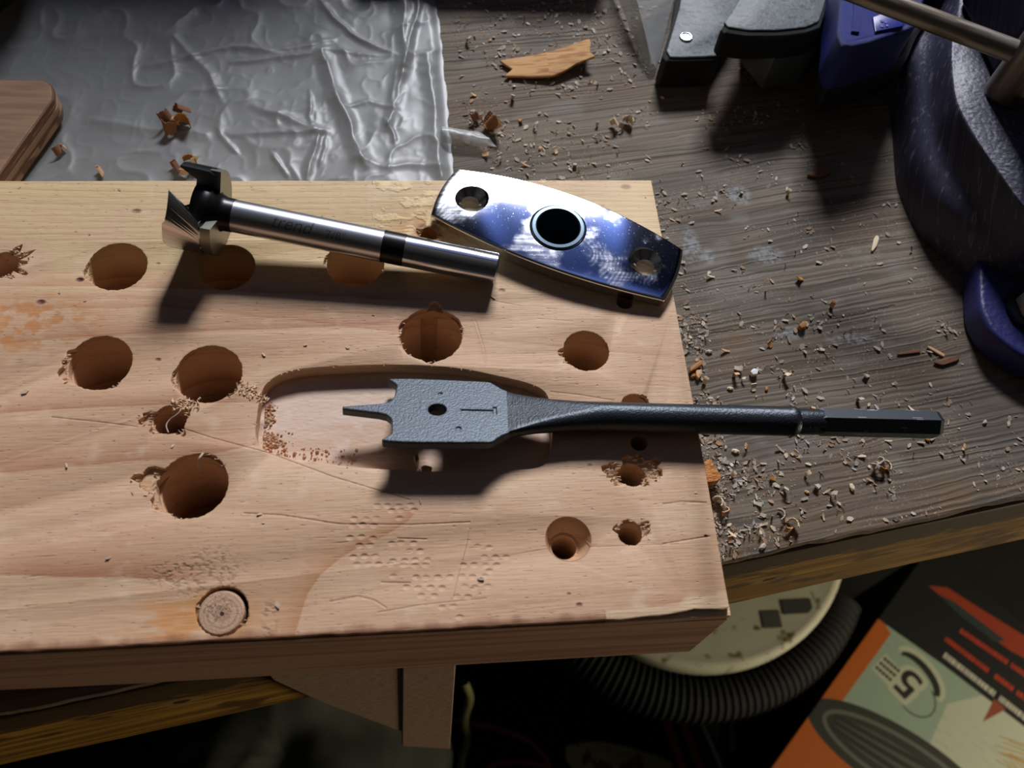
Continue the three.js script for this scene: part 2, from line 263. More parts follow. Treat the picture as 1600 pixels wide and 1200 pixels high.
const boardMap = tex(2048, 1324, (u, v) => {
  const x = HX0 + u * HW, z = v * HZ1, w = z + 1.4 * (fbm(x / 60, z / 16, 2) - 0.5) * 2;
  let c = mixc([212, 184, 138], [208, 168, 132], smooth(22, 44, w + 6 * (fbm(x / 50, z / 20, 2) - 0.5)));
  c = mixc(c, [218, 184, 148], 0.6 * smooth(0.45, 0.7, fbm(x / 40 + 7, z / 12, 3)));
  if (w < 26) { const f = w / 1.9 + 0.35 * noise(x / 50, z / 5), k = f - Math.floor(f); c = mixc(c, [178, 138, 84], 0.55 * Math.pow(k, 3) * smooth(26, 20, w) * (0.5 + 0.6 * noise(x / 30, Math.floor(f)))); }
  if (z < 118) {
    for (const [l, fade, s] of bands) { const d = lineZ(l, x) + 0.5 * (noise(x / 9, l[0][1]) - 0.5) - z, end = smooth(l[l.length - 1][0] + 12, l[l.length - 1][0] - 10, x) * (l[0][0] > -150 ? smooth(l[0][0] - 8, l[0][0] + 8, x) : 1); if (d > -0.15 && d < fade * 2.2) c = mixc(c, [164, 104, 70], s * end * Math.exp(-Math.max(0, d) / fade * 1.3) * smooth(-0.15, 0.1, d)); }
    { const d = lineZ(cath, z) - x + 0.5 * (noise(z / 3, 8) - 0.5); if (z > cath[0][0] && z < 118 && d > -0.2 && d < 16) c = mixc(c, [176, 114, 66], 0.6 * Math.exp(-Math.max(d, 0) / 4.2) * smooth(-0.2, 0.15, d) * smooth(cath[0][0], cath[0][0] + 3, z)); }
    for (const [dx, dz, s] of dents) { const a = (x - dx) / 0.85, b = (z - dz) / 0.5; if (Math.abs(a) < 1 && Math.abs(b) < 1) { const q = a * a + b * b; if (q < 1) c = mixc(c, [150, 104, 72], 0.2 * s * (1 - q)); } }
    for (const [l, wd, s] of scratches) if (x > l[0][0] && x < l[l.length - 1][0]) { const d = Math.abs(lineZ(l, x) - z); if (d < wd * 1.3) c = mixc(c, [150, 104, 74], 0.5 * s * (1 - d / (wd * 1.3)) * (0.5 + noise(x * 1.5, 4))); }
    for (const [fx, fz, a, s] of flecks) { const d = Math.hypot((x - fx) / 1.6, z - fz); if (d < a) c = mixc(c, [84, 44, 26], s * 1.2 * smooth(a, a * 0.4, d)); }
    for (const [rx, rz, a, b] of rough) { const d = ((x - rx) / a) ** 2 + ((z - rz) / b) ** 2; if (d < 1.3) c = mixc(c, [132, 102, 76], 0.6 * smooth(1.3, 0.1, d) * smooth(0.5, 0.78, fbm(x * 1.3, z * 2.2, 3))); }
    { const d = Math.hypot((x - knotAt[0]) / 1.3, z - knotAt[1]); if (d < 6) c = mixc(c, [82, 54, 38], smooth(4.4, 2.6, d + 1.5 * noise(x, z))); c = mixc(c, [210, 140, 70], 0.4 * smooth(11, 4, d) ); }
    { const d = Math.hypot((x - edgeKnot[0]) / 1.4, z - edgeKnot[1]); if (d < 12) c = mixc(c, [206, 168, 140], smooth(10, 5, d) * 0.7); }
    { const d = Math.hypot((x - stainB[0]) / 2.2, z - stainB[1]); if (d < 12) c = mixc(c, [196, 124, 62], 0.65 * smooth(0.45, 0.6, fbm(x / 2.5, z / 1.6, 3)) * smooth(11, 3, d)); }
    { const d = Math.hypot((x - stainC[0]) / 2, z - stainC[1]); if (d < 9) c = mixc(c, [204, 128, 54], 0.6 * smooth(9, 2, d) * smooth(0.3, 0.6, fbm(x / 6, z / 2, 2))); }
    const pale = fbm(x / 5 + 80, z / 4, 3); if (pale > 0.66) c = mixc(c, [232, 208, 178], (pale - 0.66) * 1.6);
    if (x > -75 && x < -25 && z < 22) { const m = fbm(x / 3, z / 2.4 + 6, 4); if (m > 0.56) c = mixc(c, [238, 214, 158], (m - 0.56) * 4); }
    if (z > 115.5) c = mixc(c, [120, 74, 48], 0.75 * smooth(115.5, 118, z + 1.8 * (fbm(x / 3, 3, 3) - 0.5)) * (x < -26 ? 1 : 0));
    if (x > -27 && z > 112) c = mixc(c, [226, 196, 158], 0.8 * smooth(114.5, 116, z + 2.2 * (fbm(x / 4, 8, 3) - 0.5) + smooth(-12, -8, x) * 2));
  } else {
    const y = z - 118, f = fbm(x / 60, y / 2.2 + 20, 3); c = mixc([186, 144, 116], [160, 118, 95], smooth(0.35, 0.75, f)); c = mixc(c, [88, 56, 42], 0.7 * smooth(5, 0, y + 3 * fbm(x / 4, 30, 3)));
  }
  const fine = noise(x / 3.5, z / 0.16); c = mixc(c, [150, 104, 72], 0.16 * smooth(0.62, 0.95, fine)); const pore = noise(x / 1.6, z / 0.2); c = mixc(c, [120, 78, 52], 0.3 * smooth(0.86, 1, pore));
  return c;
}, true, THREE.ClampToEdgeWrapping);
const boardBump = tex(2048, 1324, (u, v) => {
  const x = HX0 + u * HW, z = v * HZ1; let h = 178 + 10 * (noise(x / 4, z / 0.22) - 0.5) + 10 * (fbm(x / 2, z / 1, 2) - 0.5) - 22 * smooth(0.88, 1, noise(x / 1.6, z / 0.2));
  if (z < 118) {
    for (const [dx, dz, s] of dents) { const a = (x - dx) / 0.9, b = (z - dz) / 0.6; if (Math.abs(a) < 1 && Math.abs(b) < 1) { const q = a * a + b * b; if (q < 1) h -= 66 * s * (1 - q) * (b < 0 ? 1 : 0.6); } }
    for (const [l, wd, s] of scratches) if (x > l[0][0] && x < l[l.length - 1][0]) { const d = Math.abs(lineZ(l, x) - z); if (d < wd) h -= 42 * s * (1 - d / wd); }
    for (const [l, wd] of scratchUp) if (z > l[0][0] && z < l[l.length - 1][0]) { const d = Math.abs(lineZ(l, z) - x); if (d < wd * 1.4) h += 18 * (1 - d / wd / 1.4) * (lineZ(l, z) > x ? 1 : -1.2); }
    for (const [fx, fz, a, s] of flecks) { const d = Math.hypot((x - fx) / 1.4, z - fz); if (d < a) h -= 110 * s * smooth(a, 0, d); }
    for (const [rx, rz, a, b] of rough) { const d = ((x - rx) / a) ** 2 + ((z - rz) / b) ** 2; if (d < 1.3) h -= 20 * smooth(1.3, 0.1, d) * smooth(0.4, 0.75, fbm(x * 1.3, z * 2.2, 3)); }
    if (x > -75 && x < -25 && z < 22) h += 40 * smooth(0.5, 0.7, fbm(x / 3, z / 2.4 + 6, 4));
  } else h += 40 * (noise(x / 20, z / 0.5) - 0.5);
  return h;
}, false, THREE.ClampToEdgeWrapping);
const boardWood = std({ map: boardMap, bumpMap: boardBump, bumpScale: 0.0009, roughness: 0.62 });
const boardUv = (g) => uvBy(g, (x, y, z, nx, ny, nz) => [(x - HX0) / HW, (ny > 0.5 ? z : Math.abs(nz) > 0.9 && z > 117 ? 118 + Math.min(T - y, HZ1 - 118) : z + (T - y) * 0.9) / HZ1]);
// holes: centre x, z, radius, tears [angle, half-width, amount (mm)], depth
const holes = [
  [-135.97, 26.73, 6.92, [[165, 22, 0.7]], 30], [-110.12, 27.29, 6.69, [], 30], [-79.24, 26.54, 7.04, [[190, 16, 0.6], [20, 8, .4]], 9], [-60.93, 47.79, 7.3, [[-82, 15, 2.2], [200, 20, 0.7], [150, 30, .6], [-30, 30, .5], [95, 14, .5]], 36], [-23.92, 53.11, 5.5, [[175, 14, 1.5], [150, 12, .8]], 26],
  [-111.92, 57.09, 7.4, [[170, 26, 0.8], [40, 14, .6]], 33], [-136.3, 53.5, 7.0, [[160, 30, 1.7], [195, 18, 1.2], [60, 20, .6]], 36], [-119.3, 68.5, 3.5, [[185, 26, 3.6], [140, 24, 1.3], [-20, 20, .8], [50, 18, 1.6]], 36], [-112.92, 84.47, 7.3, [[191, 23, 5.8], [150, 26, 1.6], [-60, 30, .5], [110, 14, .5]], 36],
  [-14.06, 68.68, 3.4, [[-40, 26, .6]], 30], [-14.45, 77.9, 1.9, [], 30], [-17.2, 85.5, 2.9, [[180, 24, 3.1], [205, 20, 2.8], [-20, 22, 4.2], [5, 16, 3.4], [-60, 26, 2.2], [-100, 24, 2.0], [150, 18, 1.8], [40, 20, 1.4]], 36],
  [-33.1, 99.9, 4.95, [], 36, 'sink'], [-19.4, 99.3, 2.7, [[-28, 18, 2.2], [0, 22, 1.6], [200, 18, 1.1], [-100, 30, .5]], 36], [-12.64, 39.27, 2.06, [], 30], [-27.9, 19.73, 6.4, [], 36],  // last one: hole added under the bushing so its bore stays dark
  [-104.62, 111.77, 5.03, [[190, 18, .35], [20, 20, .3]], 36], [-162.3, 25.65, 3.4, [[-30, 12, 3.2], [0, 14, 2.0], [28, 10, 3.4], [60, 10, 1.5], [-60, 16, 2.5], [100, 30, .8]], 30],
  [-60.7, 17.8, 2.2, [[-160, 30, 1.2], [10, 25, 1.1], [60, 16, .8]], 5],
];
const ragged = (h, mult = 1, salt = 0) => Array.from({ length: 88 }, (_, k) => {
  const a = (k + 0.43 * hash(Math.round(h[0] * 7) + 5000, 3)) / 88 * 360; let r = h[2];
  for (const [ang, wd, amt] of h[3]) { const d = Math.abs(((a - ang + 540) % 360) - 180) / wd; if (d < 1) r += amt * mult * (1 - d * d) * (0.55 + 0.5 * noise(k * 0.45, ang + 400 + salt) + 0.35 * hash(k, Math.round(ang + 400 + salt))); }
  if (h[3].length) r += 0.22 * (hash(k, Math.round(h[0] * 10) + 9000 + salt) - 0.35) * mult;
  return [h[0] + r * Math.cos(a * Math.PI / 180), h[1] + r * Math.sin(a * Math.PI / 180)];
});
const pocket = smoothLoop([[-100.2, 64.7], [-99.3, 60.8], [-96.6, 58.1], [-92.0, 56.5], [-84, 55.9], [-72.2, 55.8], [-63.3, 56.2], [-54.3, 57.3], [-45.4, 59.6], [-38.4, 61.8], [-35.0, 64.1], [-34.1, 67.5], [-34, 72], [-34.6, 77], [-36, 81.4], [-38.9, 83.2], [-47, 83.3], [-58.3, 83.2], [-66.8, 82.8], [-77.9, 81.5], [-86.3, 80.2], [-93, 78.6], [-97.4, 77.2], [-99.7, 75], [-100.6, 72.2], [-100.5, 68.3]], 4);
const PDEEP = 4;
{
  const b = thing('drilled_board', 'thick pale pine board full of drilled holes with an oval pocket', 'board');
  const outline = (chip) => { const p = [[-262, 0]]; for (let x = -258; x < 0; x += 6) p.push([x, 0.25 * (fbm(x / 10, 1, 2) - 0.5)]); p.push([0, 0], [0.15, 40], [0, 80]); for (let x = 0; x > -262; x -= 1.6) p.push([x - (x === 0 ? chip * 0.5 : 0), 118 - chip * (0.15 + 0.5 * fbm(x / 3, 4, 3)) - (x > -24 ? chip * 1.3 * smooth(-24, -6, x) * (0.5 + 0.8 * fbm(x / 4, 7, 2)) : 0)]); p.push([-262, 118]); return p; };
  const clean = (h, r = h[2]) => circle(h[0], h[1], r, 64);
  const groove = (h, r) => { const c = clean(h, r); return h === holes[3] ? c.map(([x, z]) => { const dx = x - h[0], dz = z - h[1]; return dz < 0 && Math.abs(dx + 0.6) < 1.9 ? [x, z - 1.9 * Math.sqrt(1 - ((dx + 0.6) / 1.9) ** 2) - 0.3] : [x, z]; }) : c; };
  const l0 = slab(outline(1), T, T - 1.7, { holes: [...holes.map((h) => ragged(h)), pocket], bevel: 0.22, seg: 2 });
  const l1 = slab(outline(0.12), T - 1.3, T - PDEEP, { holes: [...holes.map((h) => h[3].length && h[5] !== 'sink' ? ragged(h, 0.14, 50).map(([x, z]) => [x, z]) : groove(h)), pocket] });
  const l2 = slab(outline(0), T - PDEEP, 9, { holes: holes.filter((h) => h[4] > 6).map((h) => h[5] === 'sink' ? circle(-33.62, 100.5, 2.78, 48) : groove(h)) });
  const l3 = slab(outline(0), 9, 0, { holes: holes.filter((h) => h[4] > 30).map((h) => h[5] === 'sink' ? circle(-33.62, 100.5, 2.78, 48) : groove(h)) });
  const sink = []; for (const [f, y] of [[0, T + 0.02], [0.5, T - 2.4], [1, T - 4.9]]) sink.push(circle(lerp(-33.1, -33.62, f), lerp(99.9, 100.5, f), lerp(5.0, 2.78, f) + (f === 0.5 ? 0.2 : 0), 64).map(([x, z]) => [x, y + 0.3 * (hash(Math.round(x * 40), Math.round(z * 40)) - 0.5) * (f < 1 && f > 0 ? 1 : 0), z]));
  const sp = [], si = []; sink.forEach((r) => r.forEach((p) => sp.push(...p))); for (let i = 0; i < 2; i++) for (let k = 0; k < 64; k++) { const a = i * 64 + k, c = i * 64 + (k + 1) % 64; si.push(a, c, a + 64, c, c + 64, a + 64); }
  const cone = new THREE.BufferGeometry(); cone.setAttribute('position', new THREE.Float32BufferAttribute(sp, 3)); cone.setIndex(si); cone.computeVertexNormals();
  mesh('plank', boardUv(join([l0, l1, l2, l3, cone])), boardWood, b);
  // the pocket's freshly routed floor, paler than the old face
  const freshMap = tex(512, 256, (u, v) => { const x = u * 70, z = v * 30; let c = mixc([226, 198, 176], [214, 180, 154], smooth(0.4, 0.7, fbm(x / 30, z / 2.5, 3))); const f = noise(x / 3, z / 0.2); c = mixc(c, [178, 138, 108], 0.25 * smooth(0.75, 1, f)); const q = fbm(x / 4, z / 4, 3); return mixc(c, [236, 218, 204], 0.4 * smooth(0.5, 0.8, q)); });
  mesh('pocket_floor', uvBy(slab(pocket, T - PDEEP + 0.06, T - PDEEP - 0.5), (x, y, z) => [(x + 102) / 70, (z - 54) / 30]), std({ map: freshMap, roughness: 0.75, bumpMap: plain, bumpScale: 0.0002 }), b);
  // splinters raised round the torn holes
  const fib = [];
  for (const h of holes) for (const [ang, wd, amt] of h[3]) for (let k = 0; k < 3 + amt * 5; k++) {
    const a = (ang + rr(-wd, wd)) * Math.PI / 180, r = h[2] + amt * rr(0.1, 1.0), L = rr(0.5, 1.5), g = new THREE.ConeGeometry(rr(0.08, 0.22), L, 5).rotateZ(Math.PI / 2 + rr(-0.5, 0.5)).rotateY(rr(-0.7, 0.7) + (rnd() > 0.5 ? Math.PI : 0));
    fib.push(g.translate(h[0] + r * Math.cos(a), T - rr(-0.15, 0.9), h[1] + r * Math.sin(a)));
  }
  for (let k = 0; k < 60; k++) { const [x, z] = pocket[Math.floor(rr(0, pocket.length))]; fib.push(new THREE.ConeGeometry(rr(0.06, 0.14), rr(0.4, 0.9), 4).rotateZ(Math.PI / 2 + rr(-0.4, 0.4)).rotateY(rr(0, 6)).translate(x, T - 0.05, z)); }
  for (let k = 0; k < 70; k++) { const t = rnd(), p = at2(lerp(374, 415, t) + rr(-7, 7), lerp(600, 625, t) + rr(-9, 9), T); fib.push(new THREE.ConeGeometry(rr(0.1, 0.25), rr(0.6, 1.6), 5).rotateZ(Math.PI / 2 + rr(-0.5, 0.5)).rotateY(rr(0, 6)).translate(p[0], T + rr(0, 0.3), p[1])); }
  for (let k = 0; k < 60; k++) { const p = at2(290 + rr(-20, 22), 632 + rr(-9, 9), T); fib.push(new THREE.ConeGeometry(rr(0.12, 0.3), rr(0.5, 1.2), 5).rotateZ(Math.PI / 2 + rr(-0.6, 0.6)).rotateY(rr(0, 6)).translate(p[0], T + rr(0, 0.4), p[1])); }
  tag(mesh('torn_fibres', fib, std({ color: 0xe6c6a0, roughness: 0.9 }), b), 'pale torn wood fibres round the hole rims', null, null, 'stuff');
}
// dowel plug in its hole near the front edge
{
  const plugMap = tex(256, 256, (u, v) => { const x = (u - 0.5) * 10, z = (v - 0.5) * 10, r = Math.hypot(x - 0.3, z - 0.2) + 0.3 * fbm(x, z, 2); let c = mixc([200, 164, 132], [178, 140, 112], smooth(0.3, 0.7, noise(r * 2.6, 1))); c = mixc(c, [120, 96, 76], 0.75 * smooth(0.5, 0.7, fbm(x * 3, z * 3, 3)) * smooth(4.4, 1.5, Math.hypot(x + 1, z + 0.6))); return Math.hypot(x - 0.2, z - 0.3) < 0.42 ? [50, 28, 18] : c; }, true, THREE.ClampToEdgeWrapping);
  const g = new THREE.LatheGeometry([[0, 5], [0, T - 0.1], [0.3, T + 0.1], [4.1, T + 0.1], [4.45, T - 0.1], [4.58, T - 0.6], [4.58, 5], [0, 5]].map((p) => new THREE.Vector2(...p)).reverse(), 48);
  g.translate(-104.86, 0, 112.12); uvBy(g, (x, y, z) => [(x + 104.86) / 10 + 0.5, (z - 112.12) / 10 + 0.5]);
  tag(mesh('dowel_plug', g, std({ map: plugMap, bumpMap: plain, bumpScale: 0.0003, roughness: 0.8 })), 'round wooden dowel plug filling a hole near the front edge of the pine board', 'plug');
}

// ------------------------------------------------------------------ metal
const brush = tex(256, 256, (u, v) => 150 + 70 * (noise(u * 90, v * 6) - 0.5) + 50 * (noise(u * 200, v * 14) - 0.5), false);
const steel = std({ color: 0xc9cacd, metalness: 1, roughness: 0.3, roughnessMap: brush });
const darkSteel = std({ color: 0x55585c, metalness: 1, roughness: 0.32 });
const oxide = std({ color: 0x0d0d0f, metalness: 0.3, roughness: 0.34 });

// Forstner bit: axis from the shank end S towards the cutting head
{
  const S = V3(-44.37, 40.2, 31.87), H = V3(-116.98, 46.5, 17.41), X = H.clone().sub(S).normalize();
  const toEye = EYE.clone().sub(H), Z = toEye.addScaledVector(X, -toEye.dot(X)).normalize(), Y = Z.clone().cross(X).normalize();
  const sgn = Y.z > 0 ? -1 : 1;                                     // Y may point down the picture: angles are counted up it
  const M4 = basis(X, Y, Z).setPosition(S), base = V3(-80, T, 25);
  const b = thing('forstner_bit', 'bright steel drill bit with a wide open saw-rim cutting head, lying across the pine board', 'drill bit', base.toArray());
  const P = (a, r, deg) => V3(a, sgn * r * Math.sin(deg * Math.PI / 180), r * Math.cos(deg * Math.PI / 180));
  const put = (name, g, m, par = b) => mesh(name, (Array.isArray(g) ? join(g) : g).applyMatrix4(M4), m, par, true);
  const lathe = (pr, n = 64) => new THREE.LatheGeometry(pr.map((p) => new THREE.Vector2(p[1], p[0])), n).rotateZ(-Math.PI / 2);   // [axial, radius]
  const flip = (g) => { if (g.index) { const i = g.index.array; for (let k = 0; k < i.length; k += 3) { const t = i[k]; i[k] = i[k + 1]; i[k + 1] = t; } } g.computeVertexNormals(); return g; };
  // shank: engraved marking runs along it
  const cv = document.createElement('canvas'); cv.width = 1024; cv.height = 384; const cx = cv.getContext('2d');
  cx.fillStyle = '#ffffff'; cx.fillRect(0, 0, 1024, 384); cx.fillStyle = '#9a9a9a';
  cx.font = 'italic 112px sans-serif'; cx.fillText('trend', 270, 215); cx.font = '76px sans-serif'; cx.fillText('7/8"', 635, 215);
  for (let k = 0; k < 2600; k++) { cx.fillStyle = `rgba(255,255,255,${rr(0.3, 0.9)})`; cx.fillRect(rr(250, 800), rr(110, 250), rr(1, 9), rr(1, 3)); }
  const marks = new THREE.CanvasTexture(cv); marks.colorSpace = THREE.SRGBColorSpace;
  const shank = lathe([[0.01, 0], [0, 3.3], [0.5, 3.9], [23, 3.92]]), rod = lathe([[28.4, 3.92], [64.3, 3.92]], 96);
  const wearShank = std({ color: 0xc9cacd, metalness: 1, roughness: 0.3, roughnessMap: brush });
  const shankPart = put('shank', [shank, lathe([[23, 3.8], [64.3, 3.8]])], wearShank);
  const p = rod.attributes.position; // texture: along the axis from the head towards the end, round the rod from the top
  uvBy(rod, (x, y, z) => [(64.3 - x) / 36, 0.5 + Math.atan2(sgn * y, z) / (2 * Math.PI) * 1.9]);
  put('marked_shank', rod, std({ color: 0xc9cacd, metalness: 1, roughness: 0.3, map: marks }));
  put('band', lathe([[22.9, 3.8], [23, 3.95], [28.4, 3.95], [28.5, 3.8]]), oxide, shankPart);
  put('collar', lathe([[64.2, 3.8], [64.3, 4.02], [66.2, 4.05], [67.4, 4.6], [69, 6.0], [70.5, 6.4], [73.2, 6.2], [73.4, 1.5], [76.2, 0.05]], 48), oxide);
  // a wall of the rim: theta from t0 to t1(a), axial from a0 to a1(theta)
  const shell = (R, r, a0, a1, t0, t1, n = 40) => {
    const sec = []; for (let k = 0; k <= n; k++) { const f = k / n, tb = lerp(t0, t1(a0), f), e = a1(lerp(t0, t1(a1(0) || 77), f)), tf = lerp(t0, t1(e), f); sec.push([P(a0, R, tb), P(e, R, tf), P(e - 0.35, r, tf), P(a0, r, tb)]); } return loft(sec, true, 0.5);
  };
  const rim = (t) => (t > -27 ? 77.2 - 0.4 * Math.max(0, Math.sin((t + 27) * 0.07)) : 78.3 - 0.5 * Math.abs(Math.sin(t * 0.05)) - Math.max(0, -t - 70) * 0.035);
  put('rim_wall', [shell(10.35, 8.7, 69.6, rim, -165, (a) => lerp(-20, 17, clamp((a - 69) / 8.4))), shell(10.0, 7.5, 69.0, () => 69.8, -165, () => -24)], steel);
  put('flange', [shell(10.3, 3.5, 66.9, () => 69.2, -165, () => -24, 30), shell(10.2, 3.5, 67.8, () => 70.6, 66, () => 178, 30)], std({ color: 0x9a9a90, metalness: 1, roughness: 0.4 }));
  // the opposite wing with its long spur
  const wing = (pts, deg0, deg1, n = 3) => { const secs = []; for (let k = 0; k <= n; k++) { const d = lerp(deg0, deg1, k / n); secs.push(pts.map(([a, r]) => P(a, r, d))); } return loft(secs, true, 0.4); };
  put('wing', [wing([[70.4, 3.0], [73.0, 3.0], [73.3, 5.5], [73.1, 7.6], [74.4, 8.7], [77.0, 10.0], [76.8, 10.4], [75, 10.35], [70.2, 10.2], [69.0, 9.4], [69.0, 5]], 60, 74), shell(10.35, 8.9, 69.2, (t) => lerp(76.8, 75, smooth(74, 110, t)), 74, () => 176, 30)], darkSteel);
  put('lower_wing', wing([[70.4, 3.0], [73.0, 3.0], [76.0, 9.0], [76.6, 10.2], [70.4, 10.1]], -172, -166), oxide);
}

// spade bit: u runs from the tip along the axis, v across towards the viewer, n up out of the blade
{
  const A = V3(-81.26, 38.6, 68.58), E = V3(55.81, 40.4, 77.48), U = E.clone().sub(A).normalize();
  const side = V3(0, 1, 0).cross(U).normalize(); if (side.z < 0) side.negate();
  const up = side.clone().cross(U).normalize(); if (up.y < 0) up.negate();
  const roll = 22.5 * Math.PI / 180, Vv = side.clone().multiplyScalar(Math.cos(roll)).addScaledVector(up, Math.sin(roll)), N = U.clone().cross(Vv); if (N.y < 0) N.negate();
  A.addScaledVector(Vv, 0.4);
  const hand = U.clone().cross(N).dot(Vv) > 0 ? 1 : -1;         // right-handed frame (U, N, hand * V)
  const M4 = basis(U, N, Vv.clone().multiplyScalar(hand)).setPosition(A);
  const b = thing('spade_bit', 'dark grey flat spade drill bit with a pointed blade, laid across the oval pocket', 'drill bit', [-20, T, 74]);
  const put = (name, g, m, par = b) => { if (Array.isArray(g)) g = join(g); g.applyMatrix4(M4); return mesh(name, g, m, par, true); };
  const hammered = tex(512, 512, (u, v) => 128 + 200 * (fbm(u * 128, v * 128, 2) - 0.5), false);
  const iron = std({ color: 0x50575d, metalness: 0.75, roughness: 0.5, bumpMap: hammered, bumpScale: 0.0001 });
  const blackIron = std({ color: 0x363b40, metalness: 0.7, roughness: 0.42, bumpMap: hammered, bumpScale: 0.00008 });
  const half = [[0, 0.35], [4.9, 1.05], [8.2, 1.55], [9.8, 2.1], [10.8, 3.1], [11.2, 4.4], [11.45, 8.2], [10.9, 9.0], [9.5, 10.2], [9.8, 10.55], [12.9, 10.75], [16, 10.85], [24, 10.65], [32.4, 10.35], [33.2, 10.1], [35.6, 7.9], [37, 7.05]];
  const out = [...half.map(([u, v]) => [u, v]), ...half.slice().reverse().map(([u, v]) => [u, -v])];
  const hole = circle(21, 0, 2.0, 36), mark = [[25.1, 0.25], [33.6, 0.2], [33.6, 1.15], [34.2, 1.15], [34.2, -1.3], [33.6, -1.3], [33.6, -0.25], [26.2, -0.2], [26.9, 0.55], [26.4, 0.8]].map(([u, v]) => [u, v * hand]);
  const o = out.map(([u, v]) => [u, v * hand]);
  const ring = [circle(25.6 + 0.2, 6.2 * hand, 0.55, 14), circle(21.5, -5.6 * hand, 0.4, 10)];
  const blade = [slab(o, 1.1, 0.5, { holes: [hole, mark, ...ring], bevel: 0.25, seg: 2, crease: 0.3 }), slab(o, 0.75, -1.1, { holes: [hole], bevel: 0.25, seg: 2, crease: 0.3 })];
  put('blade', uvBy(join(blade), (x, y, z) => [x / 40, z / 40]), iron);
  // neck: the flat runs out into the round shaft
  const sect = (u, w, t, f) => { const q = []; const n = 10; for (let k = 0; k <= n; k++) q.push([-f + 2 * f * k / n, t]); for (let k = 1; k < n; k++) { const a = Math.PI / 2 - Math.PI * k / n; q.push([f + (w - f) * Math.cos(a), t * Math.sin(a)]); } for (let k = 0; k <= n; k++) q.push([f - 2 * f * k / n, -t]); for (let k = 1; k < n; k++) { const a = -Math.PI / 2 - Math.PI * k / n; q.push([-f + (w - f) * Math.cos(a), t * Math.sin(a)]); } return q.map(([v, n2]) => V3(u, n2, v)); };
  const neck = [[36.6, 7.2, 1.08, 6.9], [39, 6.3, 1.25, 5.7], [43, 5.3, 1.65, 4.1], [47, 4.6, 2.1, 2.8], [52, 3.95, 2.65, 1.4], [57.5, 3.55, 3.3, 0.12], [60, 3.45, 3.42, 0.05], [80, 3.42, 3.42, 0.05], [101.6, 3.42, 3.42, 0.05], [102.2, 3.62, 3.62, 0.05], [103.0, 3.5, 3.5, 0.05], [103.8, 3.02, 3.02, 0.05], [106, 3.02, 3.02, 0.05], [109.6, 2.95, 2.95, 0.05]].map((s) => sect(...s));
  put('shaft', uvBy(loft(neck, true, 0.5), (x, y, z) => [x / 40, Math.atan2(y, z) * 0.1]), blackIron);
  const hex = (u, r) => Array.from({ length: 6 }, (_, k) => V3(u, r * Math.sin(k * Math.PI / 3), r * Math.cos(k * Math.PI / 3)));
  const wornMap = tex(512, 128, (u, v) => { const s = noise(u * 9, v * 60); return s > 0.84 && noise(u * 5 + 3, v * 7) > 0.45 ? [150, 152, 150] : [58, 62, 67]; });
  put('hex_shank', uvBy(loft([hex(108.6, 2.9), hex(109.6, 3.3), hex(136.4, 3.3), hex(137.4, 2.85)], true, 0.2), (x, y, z) => [(x - 108) / 30, 0.5 + Math.atan2(y, z) / 6.3]), std({ map: wornMap, metalness: 0.7, roughness: 0.42 }));
}

